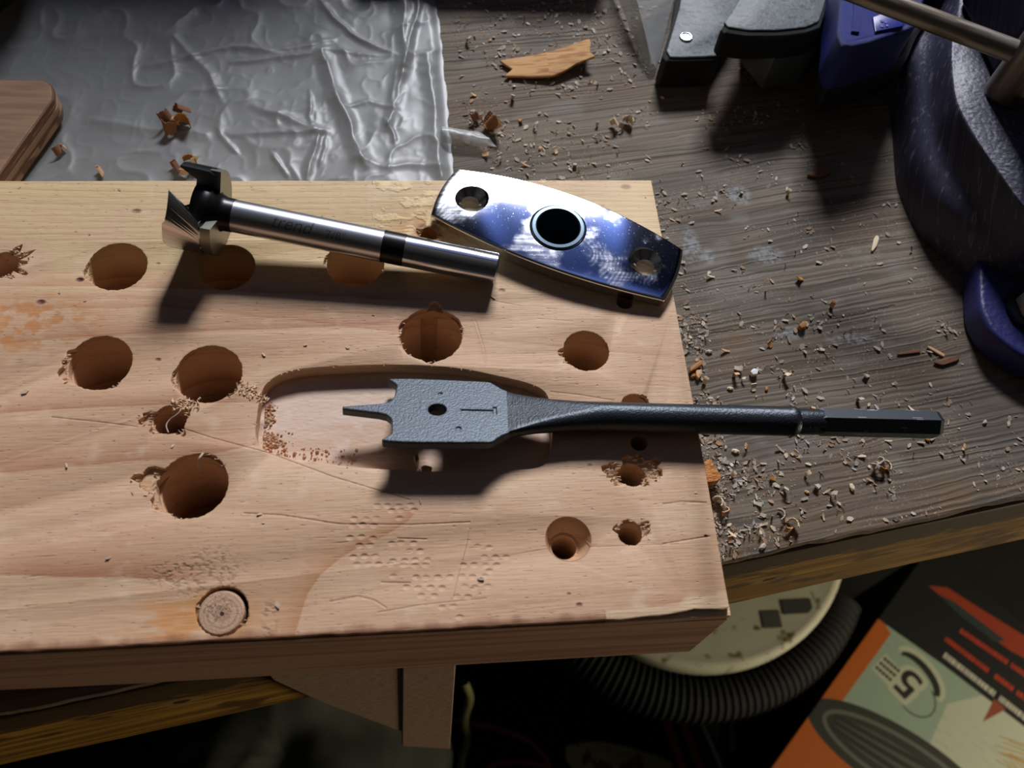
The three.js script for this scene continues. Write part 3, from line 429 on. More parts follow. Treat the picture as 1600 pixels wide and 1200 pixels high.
// chrome plate with two countersunk holes and a black steel bushing
{
  const C = V3(-28.18, T, 19.81), ang = 25.56 * Math.PI / 180, d = V3(Math.cos(ang), 0, Math.sin(ang)), n = V3(-Math.sin(ang), 0, Math.cos(ang));
  const M4 = basis(d, V3(0, 1, 0), n).setPosition(C);
  const b = thing('chrome_plate', 'polished chrome barrel-shaped plate with three holes at the back right corner of the pine board', 'plate', C.toArray());
  const outline = (k, N) => { const t = (k / N) * 4, s = Math.floor(t), f = t - s, w = (u) => 12.25 - 3.9 * (u / 32.2) ** 2, e = (v) => 32.4 - 0.95 * (v / 8.3) ** 2; switch (s) { case 0: { const u = lerp(-31.45, 31.45, f); return [u, -w(u)]; } case 1: { const v = lerp(-8.55, 8.55, f); return [e(v), v]; } case 2: { const u = lerp(31.45, -31.45, f); return [u, w(u)]; } default: { const v = lerp(8.55, -8.55, f); return [-e(v), v]; } } };
  const NR = 320, rings = [];
  const topY = (u, v) => 5.1 - 0.0016 * u * u - 0.0034 * v * v;
  const prof = []; for (let k = 0; k <= 26; k++) prof.push([k / 26 * 0.955, 0]);
  for (let k = 1; k <= 8; k++) { const a = k / 8 * Math.PI / 2; prof.push([0.955 + 0.045 * Math.sin(a), 0.75 * (1 - Math.cos(a))]); }
  const pos = [], idx = [];
  const push = (fn) => { for (let k = 0; k < NR; k++) { let [u, v] = outline(k, NR); const p = fn(u, v); pos.push(...p); } };
  for (const [s, dy] of prof.slice(1)) push((u, v) => { const q = 1 - (1 - s) * 0.6, uu = s < 0.955 ? u * s : u * lerp(s, q, 0), vv = v * s; return [uu, topY(uu, vv) - dy, vv]; });
  push((u, v) => [u * 0.995, 1.2, v * 0.99]); push((u, v) => [u * 0.975, 0.15, v * 0.965]); push((u, v) => [u * 0.965, 0, v * 0.95]);
  const R = pos.length / 3 / NR;
  for (let i = 0; i + 1 < R; i++) for (let k = 0; k < NR; k++) { const a = i * NR + k, c = i * NR + (k + 1) % NR; idx.push(a, c, a + NR, c, c + NR, a + NR); }
  const c0 = pos.length / 3; pos.push(0, topY(0, 0), 0, 0, 0, 0);
  for (let k = 0; k < NR; k++) { idx.push(c0, (k + 1) % NR, k); idx.push(c0 + 1, (R - 1) * NR + k, (R - 1) * NR + (k + 1) % NR); }
  let g = new THREE.BufferGeometry(); g.setAttribute('position', new THREE.Float32BufferAttribute(pos, 3)); g.setIndex(idx);
  { const a = V3(), e1 = V3(), e2 = V3(), P = (i) => V3(pos[3 * i], pos[3 * i + 1], pos[3 * i + 2]); const cr = P(idx[1]).sub(P(idx[0])).cross(P(idx[2]).sub(P(idx[0]))); if (cr.y < 0) for (let k = 0; k < idx.length; k += 3) { const t = idx[k]; idx[k] = idx[k + 1]; idx[k + 1] = t; } g.setIndex(idx); }
  g.computeVertexNormals(); uvBy(g, (x, y, z) => [x / 70 + 0.5, z / 30 + 0.5]);
  const ev = new Evaluator(); ev.attributes = ['position', 'normal', 'uv'];
  const cutter = (geo) => { if (!geo.attributes.uv) uvBy(geo, () => [0, 0]); const m = new Brush(geo); m.updateMatrixWorld(); return m; };
  let body = cutter(g);
  const lat = (pr, x, s = 56) => new THREE.LatheGeometry(pr.map((p) => new THREE.Vector2(...p)), s).translate(x, 0, 0), creased = (g) => toCreasedNormals(g, 0.25);
  for (const x of [-24.0, 24.0]) body = ev.evaluate(body, cutter(creased(lat([[0, -1], [2.3, -1], [2.3, 2.0], [3.55, topY(24, 0) - 0.75], [4.1, topY(24, 0) - 0.1], [4.75, topY(24, 0) + 0.2], [5.2, 8], [0, 8]], x))), SUBTRACTION);
  body = ev.evaluate(body, cutter(creased(lat([[0, -1], [6.75, -1], [6.75, 4.3], [7.5, 5.3], [7.6, 8], [0, 8]], 0, 72))), SUBTRACTION);
  const sm = tex(1024, 512, (u, v) => { const x = u * 70, z = v * 30; let s = smooth(0.42, 0.7, fbm(x / 6, z / 6 + 3, 4)); const whorl = Math.sin((Math.hypot(x - 46 + fbm(x / 3, z / 3, 2) * 3, z - 19) + Math.hypot(x - 20, z - 30)) * 3.2); s *= 0.72 + 0.28 * whorl * noise(x / 2, z / 2); const streak = noise(x * 0.9 + z * 2.2, (z - x * 0.4) * 0.25); const greasy = smooth(24, 6, x + 6 * fbm(x / 5, z / 5, 3)) * smooth(26, 12, z); return 18 + 52 * s * (0.6 + 0.6 * streak) + 95 * greasy * (0.5 + 0.5 * streak) + 26 * smooth(0.86, 0.97, noise(x * 4, z * 4)); }, false);
  const chrome = std({ color: 0xe2e4e8, metalness: 1, roughness: 1, roughnessMap: sm });
  const fg = body.geometry; fg.applyMatrix4(M4); mesh('plate', fg, chrome, b, true);
  const bush = new THREE.LatheGeometry([[6.72, -22], [6.72, 4.2], [6.9, 5.0], [6.6, 5.45], [5.75, 5.5], [5.45, 5.2], [5.4, 4], [5.4, -22], [6.72, -22]].map(([r, y]) => new THREE.Vector2(Math.min(r, y < 0 ? 6.3 : 9), y)), 72);
  mesh('bushing', toCreasedNormals(bush, 0.5).applyMatrix4(M4), std({ color: 0x55636f, metalness: 0.8, roughness: 0.35 }), b, true);
}

// ------------------------------------------------------------------ things on the bench
// crumpled polythene sheet behind the board
{
  const film = new THREE.MeshPhysicalMaterial({ color: 0xd2d6d6, roughness: 0.42, metalness: 0, transmission: 0.72, thickness: 0, ior: 1.5, side: THREE.DoubleSide });
  const R = (...p) => p.map(([x, y]) => at2(x, y, 1));
  const edge = R([680, -40], [681, 0], [690, 60], [696, 130], [701, 190], [706, 240], [712, 286]).map(([x, z]) => [z, x]);
  const ridges = [ // polyline, height, half-width (mm)
    [R([497, 0], [520, 32], [548, 55], [580, 72], [618, 88]), 2.2, 1.6], [R([503, 82], [512, 110], [524, 150], [540, 185], [556, 225], [576, 264]), 3.4, 3.0], [R([632, -20], [630, 40], [634, 90], [632, 120]), 3.6, 3.4], [R([656, -10], [650, 30], [642, 70], [636, 110]), 2.4, 1.8],
    [R([632, 120], [620, 150], [612, 180], [602, 205]), 2.0, 2.2], [R([668, 90], [676, 160], [684, 230], [690, 280]), 2.6, 3.0], [R([400, 168], [440, 182], [480, 200], [510, 206]), 1.4, 2.4], [R([360, 210], [440, 210], [505, 206]), 1.4, 2.0], [R([500, 210], [490, 245], [482, 282]), 2.2, 1.8], [R([424, 240], [440, 262], [454, 280]), 1.4, 1.0], [R([512, 210], [507, 240], [503, 262]), 1.2, 1.2],
    [R([230, 105], [300, 92], [360, 76], [420, 82], [520, 66]), 1.6, 2.0], [R([360, 102], [440, 92], [510, 80], [620, 92]), 1.2, 1.6], [R([600, 190], [612, 210], [618, 225]), 1.8, 1.2], [R([560, 250], [600, 262], [640, 256], [690, 262]), 1.4, 2.4], [R([480, 140], [486, 190], [488, 200]), 1, 1], [R([340, 200], [356, 225], [372, 240]), 1.2, 1.2], [R([270, 60], [330, 120], [350, 160]), 1.2, 2], [R([540, 170], [575, 160], [620, 175]), 1.2, 1.4], [R([150, 190], [230, 205], [320, 212]), 1.4, 3],
  ];
  const dist = (x, z, l) => { let m = 1e9; for (let k = 1; k < l.length; k++) { const [ax, az] = l[k - 1], [bx, bz] = l[k], t = clamp(((x - ax) * (bx - ax) + (z - az) * (bz - az)) / ((bx - ax) ** 2 + (bz - az) ** 2)), d = Math.hypot(x - ax - t * (bx - ax), z - az - t * (bz - az)); const e = k === 1 ? t : k === l.length - 1 ? 1 - t : 1; if (d < m) m = d + (1 - Math.min(1, e * 3)) * 0.8; } return m; };
  const height = (x, z) => { let y = 0.7 + 1.2 * fbm(x / 26, z / 26, 2); const f = fbm(x / 15 + 5, z / 19, 2); y += 0.55 * Math.pow(1 - Math.abs(2 * f - 1), 6) + 0.12 * Math.pow(1 - Math.abs(2 * fbm(x / 5, z / 6 + 9, 2) - 1), 6); const wx = x + 2.4 * (fbm(x / 9 + 3, z / 9, 3) - 0.5), wz = z + 2.4 * (fbm(x / 9, z / 9 + 8, 3) - 0.5); for (const [l, h, w] of ridges) { const d = dist(wx, wz, l), e = w * 1.5; if (d < e) y += 0.5 * h * (0.55 + 0.8 * noise(x / 8, z / 8)) * Math.pow(1 - d / e, 1.8); } return y; };
  const b = thing('plastic_sheet', 'crumpled clear polythene sheet spread on the bench behind the pine board', 'plastic sheet', [-120, 0, -60]);
  const g = grid(420, 280, (a, c) => { const z = lerp(-165, -1.2, c), xr = lineZ(edge, z), x = lerp(-250, xr + 0.8 * (noise(z / 4, 3) - 0.5), a); const rim = smooth(0, 4, xr - x); return V3(x, lerp(0.5, height(x, z), rim), z); });
  mesh('film', g, film, b, true);
  // the torn flap at its right edge
  const tip = at(776, 232, 2), r0 = at(690, 192, 4), r1 = at(692, 222, 3), r2 = at(748, 200, 4);
  const flap = grid(24, 12, (a, c) => { const p0 = r0.clone().lerp(r2, a), p1 = r1.clone().lerp(tip, a), p = p0.lerp(p1, c); p.y = 2.0 + 2.6 * Math.sin(c * 3) * (1 - 0.6 * a) + 0.8 * fbm(a * 5, c * 5, 2); return p; });
  mesh('flap', flap, film, b, true);
  // another corner of film, twisted to a point beside the black clamp
  const c2 = thing('plastic_wrap', 'clear plastic film twisted to a point beside the black clamp', 'plastic wrap', [20, 0, -90]);
  const tipB = at(1018, 108, 1.5), l0 = at(950, -40, 2), m0 = at(985, -40, 16), q0 = at(1062, -40, 4);
  mesh('film', grid(30, 30, (a, c) => { const p = a < 0.5 ? l0.clone().lerp(m0, Math.sin(a * Math.PI)) : m0.clone().lerp(q0, 1 - Math.sin(a * Math.PI)); const tw = tipB.clone().add(V3((a - 0.5) * 3.4, 2.2 * Math.sin(a * Math.PI), 0.3 * Math.sin(a * 9))); const o = p.lerp(tw, Math.pow(c, 0.9)); o.y += 0.9 * (fbm(a * 7, c * 9, 2) - 0.5) * (1 - c); return o; }), film, c2, true);
}
// plywood offcut at the left
{
  const g = slab(smoothLoop([[-250, -61.5], [-230, -61], [-178, -61], [-173.5, -58.6], [-172.5, -53], [-178.5, -35], [-190.5, -3], [-225, -3], [-250, -3]], 6, 0.15), 12, 2.6, { bevel: 0.8 });
  const m = tex(512, 256, (u, v) => mixc([140, 108, 80], [122, 92, 68], smooth(0.35, 0.7, fbm(u * 6, v * 60, 3))));
  const edge = tex(64, 128, (u, v) => mixc([164, 132, 104], [112, 80, 60], smooth(0.4, 0.6, noise(v * 5.2, u * 3 + 7))));
  const b = thing('plywood_offcut', 'brown plywood offcut with a rounded corner at the left edge, lying on the plastic sheet', 'plywood', [-210, 2.6, -30]);
  mesh('sheet', uvBy(g, (x, y, z) => [x / 80, z / 80]), std({ map: m, roughness: 0.75 }), b, true);
  const e = []; for (const [y0, y1] of [[9.6, 11.6], [6.6, 8.4], [3.4, 5.4]]) e.push(slab(smoothLoop([[-248, -61.3], [-230, -61.2], [-178, -61.2], [-173.2, -58.7], [-172.2, -53], [-178.2, -35], [-190.2, -3], [-225, -3], [-248, -3]], 6, 0.15), y1, y0));
  mesh('veneer_layers', uvBy(join(e), (x, y, z) => [z / 20, y / 10]), std({ map: edge, roughness: 0.85 }), b, true);
}
// tool case at the back, and unseen timbers added to shade the bench
{
  const navy = std({ color: 0x10161f, roughness: 0.55, bumpMap: plain, bumpScale: 0.0005 });
  const b = thing('tool_case', 'dark navy tool case cropped by the upper left corner of the picture', 'case', [-235, 3, -140]);
  mesh('body', box(112, 70, 90, -241, 41, -140, 16), navy, b, true); mesh('lid', box(116, 12, 94, -241, 78, -140, 5), navy, b, true); mesh('latch', box(18, 20, 4, -241, 66, -92, 1.5), darkSteel, b, true);
  tag(mesh('shade_batten', boxUv(box(86, 30, 34, -30, 15, -153, 1.5)), std({ color: 0x5a4733, roughness: 0.9 })), 'dark timber batten added out of view to shade the back of the bench', 'timber');  // added low blocker, shades the far strip of bench
  tag(mesh('shade_block', boxUv(box(250, 226, 60, -145, 113, -335, 2)), std({ color: 0x54402e, roughness: 0.9 })), 'tall dark timber block added out of view to shade the plastic sheet', 'timber');  // added tall blocker, gives the soft shade at the upper left
}
// black clamp with two rubber-faced jaws
{
  const worn = tex(512, 512, (u, v) => { const s = fbm(u * 14, v * 30, 4), q = noise(u * 50, v * 90); return s > 0.6 && q > 0.5 ? [26, 30, 30] : mixc([58, 69, 72], [80, 90, 92], smooth(0.3, 0.7, fbm(u * 26 + 4, v * 26, 3))); });
  const black = std({ color: 0x121415, roughness: 0.5, bumpMap: plain, bumpScale: 0.0004 }), face = std({ map: worn, roughness: 0.55, bumpMap: plain, bumpScale: 0.00012 });
  const b = thing('black_clamp', 'worn black clamp with two padded jaws beside the blue vise', 'clamp', [45, 0, -105]);
  const L = (y, ...p) => p.map(([px, py]) => at2(px, py, y));
  const low = smoothLoop(L(13, [1072, -60], [1058, 10], [1046, 50], [1036, 82], [1042, 92], [1060, 93], [1112, 91], [1126, 88], [1130, 60], [1160, 10], [1190, -60]), 6, 0.12);
  const high = smoothLoop(L(28, [1190, -60], [1160, -10], [1140, 24], [1128, 40], [1134, 48], [1168, 53], [1215, 53], [1262, 48], [1284, 38], [1296, 2], [1306, -60]), 6, 0.12);
  const lowPart = mesh('lower_jaw', slab(low, 12.4, 0.2, { bevel: 1.2, seg: 3 }), black, b, true);
  mesh('lower_pad', uvBy(slab(low.map(([x, z]) => [lerp(48, x, 0.95), lerp(-105, z, 0.965)]), 13, 11.8, { bevel: 0.4 }), (x, y, z) => [x / 40, z / 40]), face, lowPart, true);
  const highPart = mesh('upper_jaw', slab(high, 27.4, 17, { bevel: 1.6, seg: 3 }), black, b, true);
  mesh('upper_pad', uvBy(slab(high.map(([x, z]) => [lerp(60, x, 0.95), lerp(-122, z, 0.965)]), 28, 26.6, { bevel: 0.4 }), (x, y, z) => [x / 40 + 0.3, z / 40]), face, highPart, true);
  mesh('slide_bar', slab(smoothLoop(L(14, [1180, -60], [1170, 60], [1205, 104], [1262, 97], [1284, 70], [1300, -60]), 6, 0.1), 17.5, 4, { bevel: 1 }), std({ color: 0x586062, metalness: 0.4, roughness: 0.5 }), b, true);
  mesh('spindle', new THREE.CylinderGeometry(5, 5, 80, 24).rotateX(Math.PI / 2).translate(58, 10, -160), darkSteel, b, true);
  mesh('screw', [new THREE.TorusGeometry(1.9, 0.4, 8, 24).rotateX(Math.PI / 2).translate(...at(1072, 58, 13.2).toArray()), new THREE.CylinderGeometry(1.6, 1.6, 0.5, 18).translate(...at(1072, 58, 13).toArray())], steel, lowPart, true);
}
// blue bench vise
{
  const chip = tex(512, 512, (u, v) => { const s = fbm(u * 90, v * 40, 3); return s > 0.7 ? [92, 90, 104] : mixc([44, 43, 64], [60, 59, 82], fbm(u * 20, v * 20, 3)); });
  const paint = std({ map: chip, roughness: 0.5, bumpMap: plain, bumpScale: 0.0005 }), bright = std({ color: 0x2f3888, roughness: 0.3, bumpMap: plain, bumpScale: 0.0002 });
  const uvp = (g) => uvBy(g, (x, y, z) => [x / 60, (z + y) / 60]);
  const b = thing('bench_vise', 'blue painted cast iron bench vise bolted to the bench at the upper right', 'vise', [150, 0, -40]);
  const L = (y, ...p) => p.map(([px, py]) => at2(px, py, y));
  const bolt = at(1606, 486, 10);
  const lug = smoothLoop([...L(0, [1503, 430], [1502, 470], [1505, 510], [1522, 545], [1560, 577], [1612, 598]), [140, 46], [150, 20], [125, -20], [112, -4]], 6, 0.4);
  const lugPart = mesh('lug', uvp(slab(lug, 10, 0, { bevel: 1.6, seg: 4 })), std({ color: 0x2f3270, roughness: 0.45, bumpMap: plain, bumpScale: 0.0004 }), b, true);
  // skirted casting: foot outline on the bench, shoulder outline 32 mm up
  const foot0 = [...L(0, [1372, 40], [1382, 130], [1394, 205], [1401, 290], [1430, 360], [1476, 408], [1514, 442], [1580, 470]), [135, 0], [190, -5], [220, -70], [190, -140], [120, -150], [106, -110]];
  const shoulder = [...L(32, [1500, -20], [1489, 60], [1488, 110], [1496, 160], [1524, 212], [1560, 266], [1600, 322], [1650, 360]), [150, -20], [185, -25], [205, -75], [180, -130], [125, -140], [114, -112]];
  const f0 = smoothLoop(foot0, 6, 0.4), s0 = smoothLoop(shoulder, 6, 0.4), secs = [];
  for (const [f, y] of [[-0.02, 0], [0, 1.2], [0, 6], [0.03, 10.5], [0.1, 13.5], [0.2, 15.4], [0.34, 16.8], [0.55, 18.2], [0.72, 19.6], [0.8, 21.5], [0.86, 25], [0.93, 29.6], [0.97, 31.2], [1.0, 31.8], [1.08, 32]]) secs.push(f0.map(([x, z], i) => V3(lerp(x, s0[i][0], f), y, lerp(z, s0[i][1], f))));
  mesh('casting', uvp(loft(secs, true, 0.9)), paint, b, true);
  // front jaw, with a raised badge
  const jaw = smoothLoop(L(38, [1316, -60], [1314, 10], [1311, 48], [1318, 68], [1332, 72], [1360, 66], [1400, 52], [1434, 36], [1452, -60]), 6, 0.25);
  const jawPart = mesh('front_jaw', slab(jaw, 38, 20, { bevel: 1.6, seg: 4 }), bright, b, true);
  mesh('jaw_foot', slab(smoothLoop(L(22, [1330, -60], [1304, 40], [1292, 100], [1300, 124], [1360, 118], [1416, 92], [1436, 50], [1500, -60]), 6, 0.3), 22, 9, { bevel: 2, seg: 3 }), std({ color: 0x14151f, roughness: 0.6 }), b, true);
  const rib = L(38.4, [1330, -60], [1334, 20], [1330, 50], [1342, 52], [1348, 20], [1346, -60]);
  mesh('rib', slab(rib, 38.9, 37.5, { bevel: 0.25 }), bright, jawPart, true);
  const badge = L(38.4, [1363, 28], [1367, 51], [1410, 42], [1420, 16], [1395, 16]);
  mesh('badge', slab(badge, 38.8, 37.6, { bevel: 0.25 }), std({ color: 0x222c80, roughness: 0.4 }), jawPart, true);
  mesh('badge_emblem', [[1378, 33], [1384, 35], [1378, 41], [1386, 40]].map(([x, y]) => box(0.9, 0.3, 1.1, ...at(x, y, 38.9).toArray(), 0.1)), std({ color: 0x4a52a8, roughness: 0.4 }), jawPart, true);
  mesh('slide', box(70, 12, 26, 110, 30, -112, 2).rotateY(0), std({ color: 0x17181f, roughness: 0.5 }), b, true);
  mesh('added_shade_jaw', uvp(box(88, 52, 40, 160, 57, -62, 5)), paint, b, true);  // block added out of view to cast shade on the casting top
  // handle bar and the post that it passes through
  const h0 = at(1318, -20, 60), h1 = at(1584, 80, 60), dir = h1.clone().sub(h0), len = dir.length();
  const bar = new THREE.CylinderGeometry(3.05, 3.05, len, 32).rotateX(Math.PI / 2).applyMatrix4(new THREE.Matrix4().lookAt(h1, h0, V3(0, 1, 0))).translate(...h0.clone().lerp(h1, 0.5).toArray());
  const barMap = tex(256, 128, (u, v) => mixc([168, 160, 148], [128, 114, 98], smooth(0.4, 0.7, fbm(u * 14, v * 5, 3))));
  mesh('handle', bar, std({ map: barMap, metalness: 0.85, roughness: 0.36 }), b, true);
  const foot = at(1574, 150, 33);
  mesh('post', new THREE.LatheGeometry([[0, 0], [6.2, 0], [6.4, 2], [6.1, 38], [5.2, 40.5], [0, 41]].map((p) => new THREE.Vector2(...p)).reverse(), 40).translate(foot.x, 31.7, foot.z - 1.5), std({ map: barMap, metalness: 0.8, roughness: 0.42 }), b, true);
  // clamp bolt in its lug
  mesh('washer', new THREE.CylinderGeometry(8, 8, 1.2, 36).translate(bolt.x + 1, 11.4, bolt.z), darkSteel, lugPart, true);
  mesh('bolt', [new THREE.CylinderGeometry(5.6, 5.8, 5, 6).translate(bolt.x + 1, 14.4, bolt.z), new THREE.CylinderGeometry(3, 3.1, 4, 24).translate(bolt.x + 1, 18.4, bolt.z)], std({ color: 0xd8d8d2, metalness: 0.5, roughness: 0.4 }), lugPart, true);
}

// ------------------------------------------------------------------ shavings, chips and dust
const paleWood = std({ color: 0xcfa67c, roughness: 0.85, side: THREE.DoubleSide }), redWood = std({ color: 0x805640, roughness: 0.8, side: THREE.DoubleSide }), creamWood = std({ color: 0xdcc8a8, roughness: 0.85, side: THREE.DoubleSide }), greyWood = std({ color: 0xb7ab9a, roughness: 0.9, side: THREE.DoubleSide }), amber = std({ color: 0xa8743a, roughness: 0.7 });
// a clump of curled shavings: list of [dx, dy, dz, r0, r1, turn, w0, w1, rx, ry, rz, material]
function clump(name, label, px, y, list, group) {
  const p = at(px[0], px[1], y), b = thing(name, label, 'wood shaving', p.toArray(), group);
  for (const [dx, dy, dz, r0, r1, turn, w0, w1, rx, ry, rz, m] of list) { const g = turned(curl(r0, r1, turn, w0, w1, 0.14, rr(-0.6, 0.6)), rx, ry, rz); restOn(g, dy); g.computeBoundingBox(); const c = g.boundingBox.getCenter(V3()); mesh('curl', g.translate(dx - c.x, 0, dz - c.z), m, b); }
  return b;
}
clump('curled_shavings', 'cluster of reddish brown curled shavings on the plastic sheet', [276, 196], 1.5, [
  [-2.6, 0, -0.6, 0.8, 3.0, 3.2, 3.4, 5.6, 1.2, 0.4, 0.3, redWood], [1.8, 0.2, -4.2, 0.9, 2.8, 3.4, 3.0, 4.6, 0.9, 1.9, 0.2, redWood], [2.6, 0, 1.0, 0.8, 2.9, 3.6, 3.0, 5.4, 1.3, 2.6, -0.2, amber], [-1.2, 0, 3.8, 0.7, 2.6, 3.2, 2.6, 5.0, 1.1, -0.7, 0.4, redWood], [0.4, 1.4, 0.4, 0.5, 1.6, 4.0, 2, 3, 0.6, 1.2, 0.8, paleWood]]);
clump('fan_shaving', 'fan shaped brown shaving at the tip of the torn plastic flap', [762, 196], 0.5, [
  [-4.2, 0, -2.6, 0.7, 1.5, 4.6, 2.0, 2.8, 1.0, 0.8, 0, redWood], [-2.2, 0, -2.2, 1.4, 3.0, 0.9, 0.8, 2.0, 1.4, 1.6, 0.3, creamWood], ...[0, 1, 2, 3, 4, 5].map((k) => [0.2 + 0.5 * k, 0.15 * k, -0.6 + 0.75 * k, 3.0, 5.2, 1.3, 1.6, 3.0, 1.15 - 0.1 * k, 1.7 - 0.3 * k, 0.12 * k, k % 3 === 2 ? paleWood : redWood])]);
clump('pale_shavings', 'pale papery curled shavings in front of the black clamp', [970, 197], 0.4, [
  [-2.6, 0, 0.5, 1.2, 2.2, 2.6, 1.6, 3.0, 1.0, 0.7, 0.2, creamWood], [2.2, 0, -0.5, 0.9, 2.6, 3.4, 1.8, 3.2, 1.3, 1.5, -0.2, creamWood], [2.8, 0.3, -1.6, 0.6, 2.0, 3.0, 1.2, 2.2, 0.8, 2.4, 0.2, greyWood], [-0.2, 0, 0.9, 0.5, 1.4, 3.0, 1.2, 1.8, 0.9, -0.6, 0, greyWood]]);
clump('orange_shavings', 'orange and white curls behind the head of the open-rim drill bit', [292, 262], 2, [
  [-3, 0, 1.6, 1.5, 3.6, 2.4, 2.0, 3.4, 1.1, 0.6, 0.1, redWood], [1.2, 0, -1.6, 1.0, 2.8, 3.0, 1.8, 3.0, 1.2, 1.7, -0.3, amber], [3.4, 0.3, 0.2, 1.2, 3.4, 2.6, 1.4, 2.6, 0.8, 2.3, 0.3, creamWood], [0, 0.4, 2.4, 0.8, 2.2, 3.2, 1.4, 2.2, 1.4, -0.5, 0.2, paleWood]]);
clump('small_shaving', 'small crumb of brown shaving near the plywood on the plastic sheet', [92, 238], 2, [[0, 0, 0, 0.6, 1.9, 3.4, 1.4, 2.6, 1.0, 0.6, 0.2, redWood], [1, 0, -1.4, 0.5, 1.4, 3.2, 1.0, 1.6, 1.2, 1.9, 0, paleWood]]);
clump('pink_shaving', 'pink shaving standing against the back edge of the pine board', [157, 272], 2, [[0, 0, 0, 1.0, 2.6, 2.2, 1.6, 2.8, 1.2, 0.4, 0.2, paleWood]]);
clump('fluffy_shavings', 'white fluffy tangle of fibres at the right of the spade bit shank', [1372, 728], 0.4, [[-0.6, 0, -0.4, 0.7, 2.4, 4.2, 1.0, 2.2, 1.0, 0.6, 0.2, greyWood], [1.6, 0, 0.4, 0.7, 2.0, 4.0, 1.0, 2.0, 1.3, 2.0, 0, creamWood], [0.2, 0, 1.4, 0.5, 1.6, 3.6, 1.0, 1.6, 1.2, -0.6, 0, amber], [-1.4, 0.4, 0.6, 0.4, 2.0, 3.4, 0.5, 1.0, 0.7, 1.1, 0.4, greyWood]]);
clump('edge_shaving', 'pale crumpled shavings close to the bench front edge', [1230, 815], 0.3, [[-1.4, 0, -1.4, 0.7, 2.6, 3.0, 0.8, 1.8, 1.2, 0.5, 0.2, greyWood], [1.0, 0, 1.0, 0.7, 2.2, 3.4, 1.2, 2.4, 1.1, 1.7, 0, creamWood], [-0.6, 0, 2.2, 0.5, 1.6, 3.0, 1.0, 1.6, 1.0, -0.7, 0, paleWood]]);
clump('corner_shaving', 'cream curl pressed against the right end of the pine board', [1122, 790], 0.3, [[0, 0, 0, 0.8, 2.6, 3.2, 1.6, 3.2, 1.2, 1.2, 0.2, creamWood], [1.2, 0, 2.0, 0.5, 2.0, 3.4, 0.8, 1.4, 1.0, 0.2, 0, paleWood], [0.6, 0.4, -1.6, 0.5, 1.6, 3.2, 0.8, 1.4, 1.3, 2.2, 0, greyWood]]);
// larger flat pieces
function sliver(name, label, pts, y, thick, m, h = 0, group) {
  const q = pts.map(([px, py]) => at2(px, py, y + thick)), cx = q.reduce((s, p) => s + p[0], 0) / q.length, cz = q.reduce((s, p) => s + p[1], 0) / q.length;
  const b = slab(smoothLoop(q, 5, 0.2), y + thick, y, { bevel: Math.min(0.3, thick * 0.3) });
  if (h) { const p = b.attributes.position; const x0 = Math.min(...q.map((k) => k[0])), x1 = Math.max(...q.map((k) => k[0])); for (let i = 0; i < p.count; i++) p.setY(i, p.getY(i) + h * ((p.getX(i) - x0) / (x1 - x0)) ** 2); b.computeVertexNormals(); }
  const o = mesh(name, uvBy(b.translate(-cx, 0, -cz), (x, yy, z) => [x / 30, z / 12]), m); o.position.set(cx * MM, 0, cz * MM);
  return tag(o, label, 'wood chip', group);
}
const sliverMap = tex(256, 128, (u, v) => mixc([196, 150, 96], [160, 108, 62], smooth(0.4, 0.75, fbm(u * 5, v * 18, 3))));
sliver('wood_splinter', 'long tan wood splinter lying on the bench between plastic sheet and clamp', [[781, 94], [800, 91], [856, 84], [917, 71], [921, 80], [920, 92], [927, 99], [900, 106], [882, 115], [862, 121], [820, 120], [789, 118], [800, 108], [793, 103]], 0.6, 1.0, std({ map: sliverMap, roughness: 0.8 }), 3.2);
sliver('dark_chip', 'small red brown chip lying in the shadow between clamp and vise', [[1262, 272], [1282, 260], [1300, 262], [1298, 270], [1280, 276]], 0.2, 0.9, redWood);
sliver('thick_chip', 'thick orange flake of pine sticking out at the right end of the board', [[1101, 722], [1110, 716], [1114, 724], [1128, 744], [1122, 751], [1106, 753], [1102, 738]], 1.5, 3.4, std({ map: sliverMap, color: 0xffe2c4, roughness: 0.85, bumpMap: plain, bumpScale: 0.0006 }));
sliver('thin_splinter', 'thin reddish splinter lying left of the vise lug', [[1460, 566], [1478, 558], [1500, 556], [1496, 563], [1474, 570]], 0.2, 0.8, redWood);
sliver('straw_splinter', 'thin straw coloured sliver just above the reddish splinter by the vise', [[1449, 542], [1454, 541], [1476, 553], [1474, 557]], 0.2, 0.6, paleWood);
sliver('flat_splinter', 'short brown splinter left of the straw sliver by the vise', [[1403, 552], [1436, 545], [1438, 550], [1406, 554]], 0.2, 0.5, redWood);
sliver('upright_splinter', 'pale narrow splinter pointing towards the vise casting', [[1362, 390], [1366, 372], [1371, 367], [1374, 372], [1370, 384], [1364, 392]], 0.2, 0.6, creamWood);
sliver('white_flake', 'bright white flake between the pine board and the spade bit shank', [[1173, 580], [1178, 575], [1185, 577], [1184, 584], [1177, 585]], 0.2, 1.6, std({ color: 0xe8e8e6, roughness: 0.7 }));
sliver('amber_flake', 'amber flake beside the pine board edge, above the spade bit', [[1079, 574], [1090, 565], [1098, 563], [1097, 570], [1086, 577], [1079, 580]], 0.3, 1.6, amber, 0.6);
sliver('tan_flake', 'tan pointed flake just below the amber flake at the board edge', [[1088, 578], [1097, 577], [1097, 584], [1092, 591], [1088, 586]], 0.2, 1.4, paleWood);
sliver('nut_crumb', 'dark crumb with an orange face alone on the open bench', [[1249, 508], [1255, 501], [1261, 503], [1260, 510], [1253, 512]], 0.1, 2.0, amber);
sliver('pocket_crumb', 'pale crumb of wood in the front of the oval pocket under the spade blade', [[658, 729], [664, 726], [675, 729], [673, 735], [662, 737]], T - PDEEP + 0.1, 1.6, paleWood);
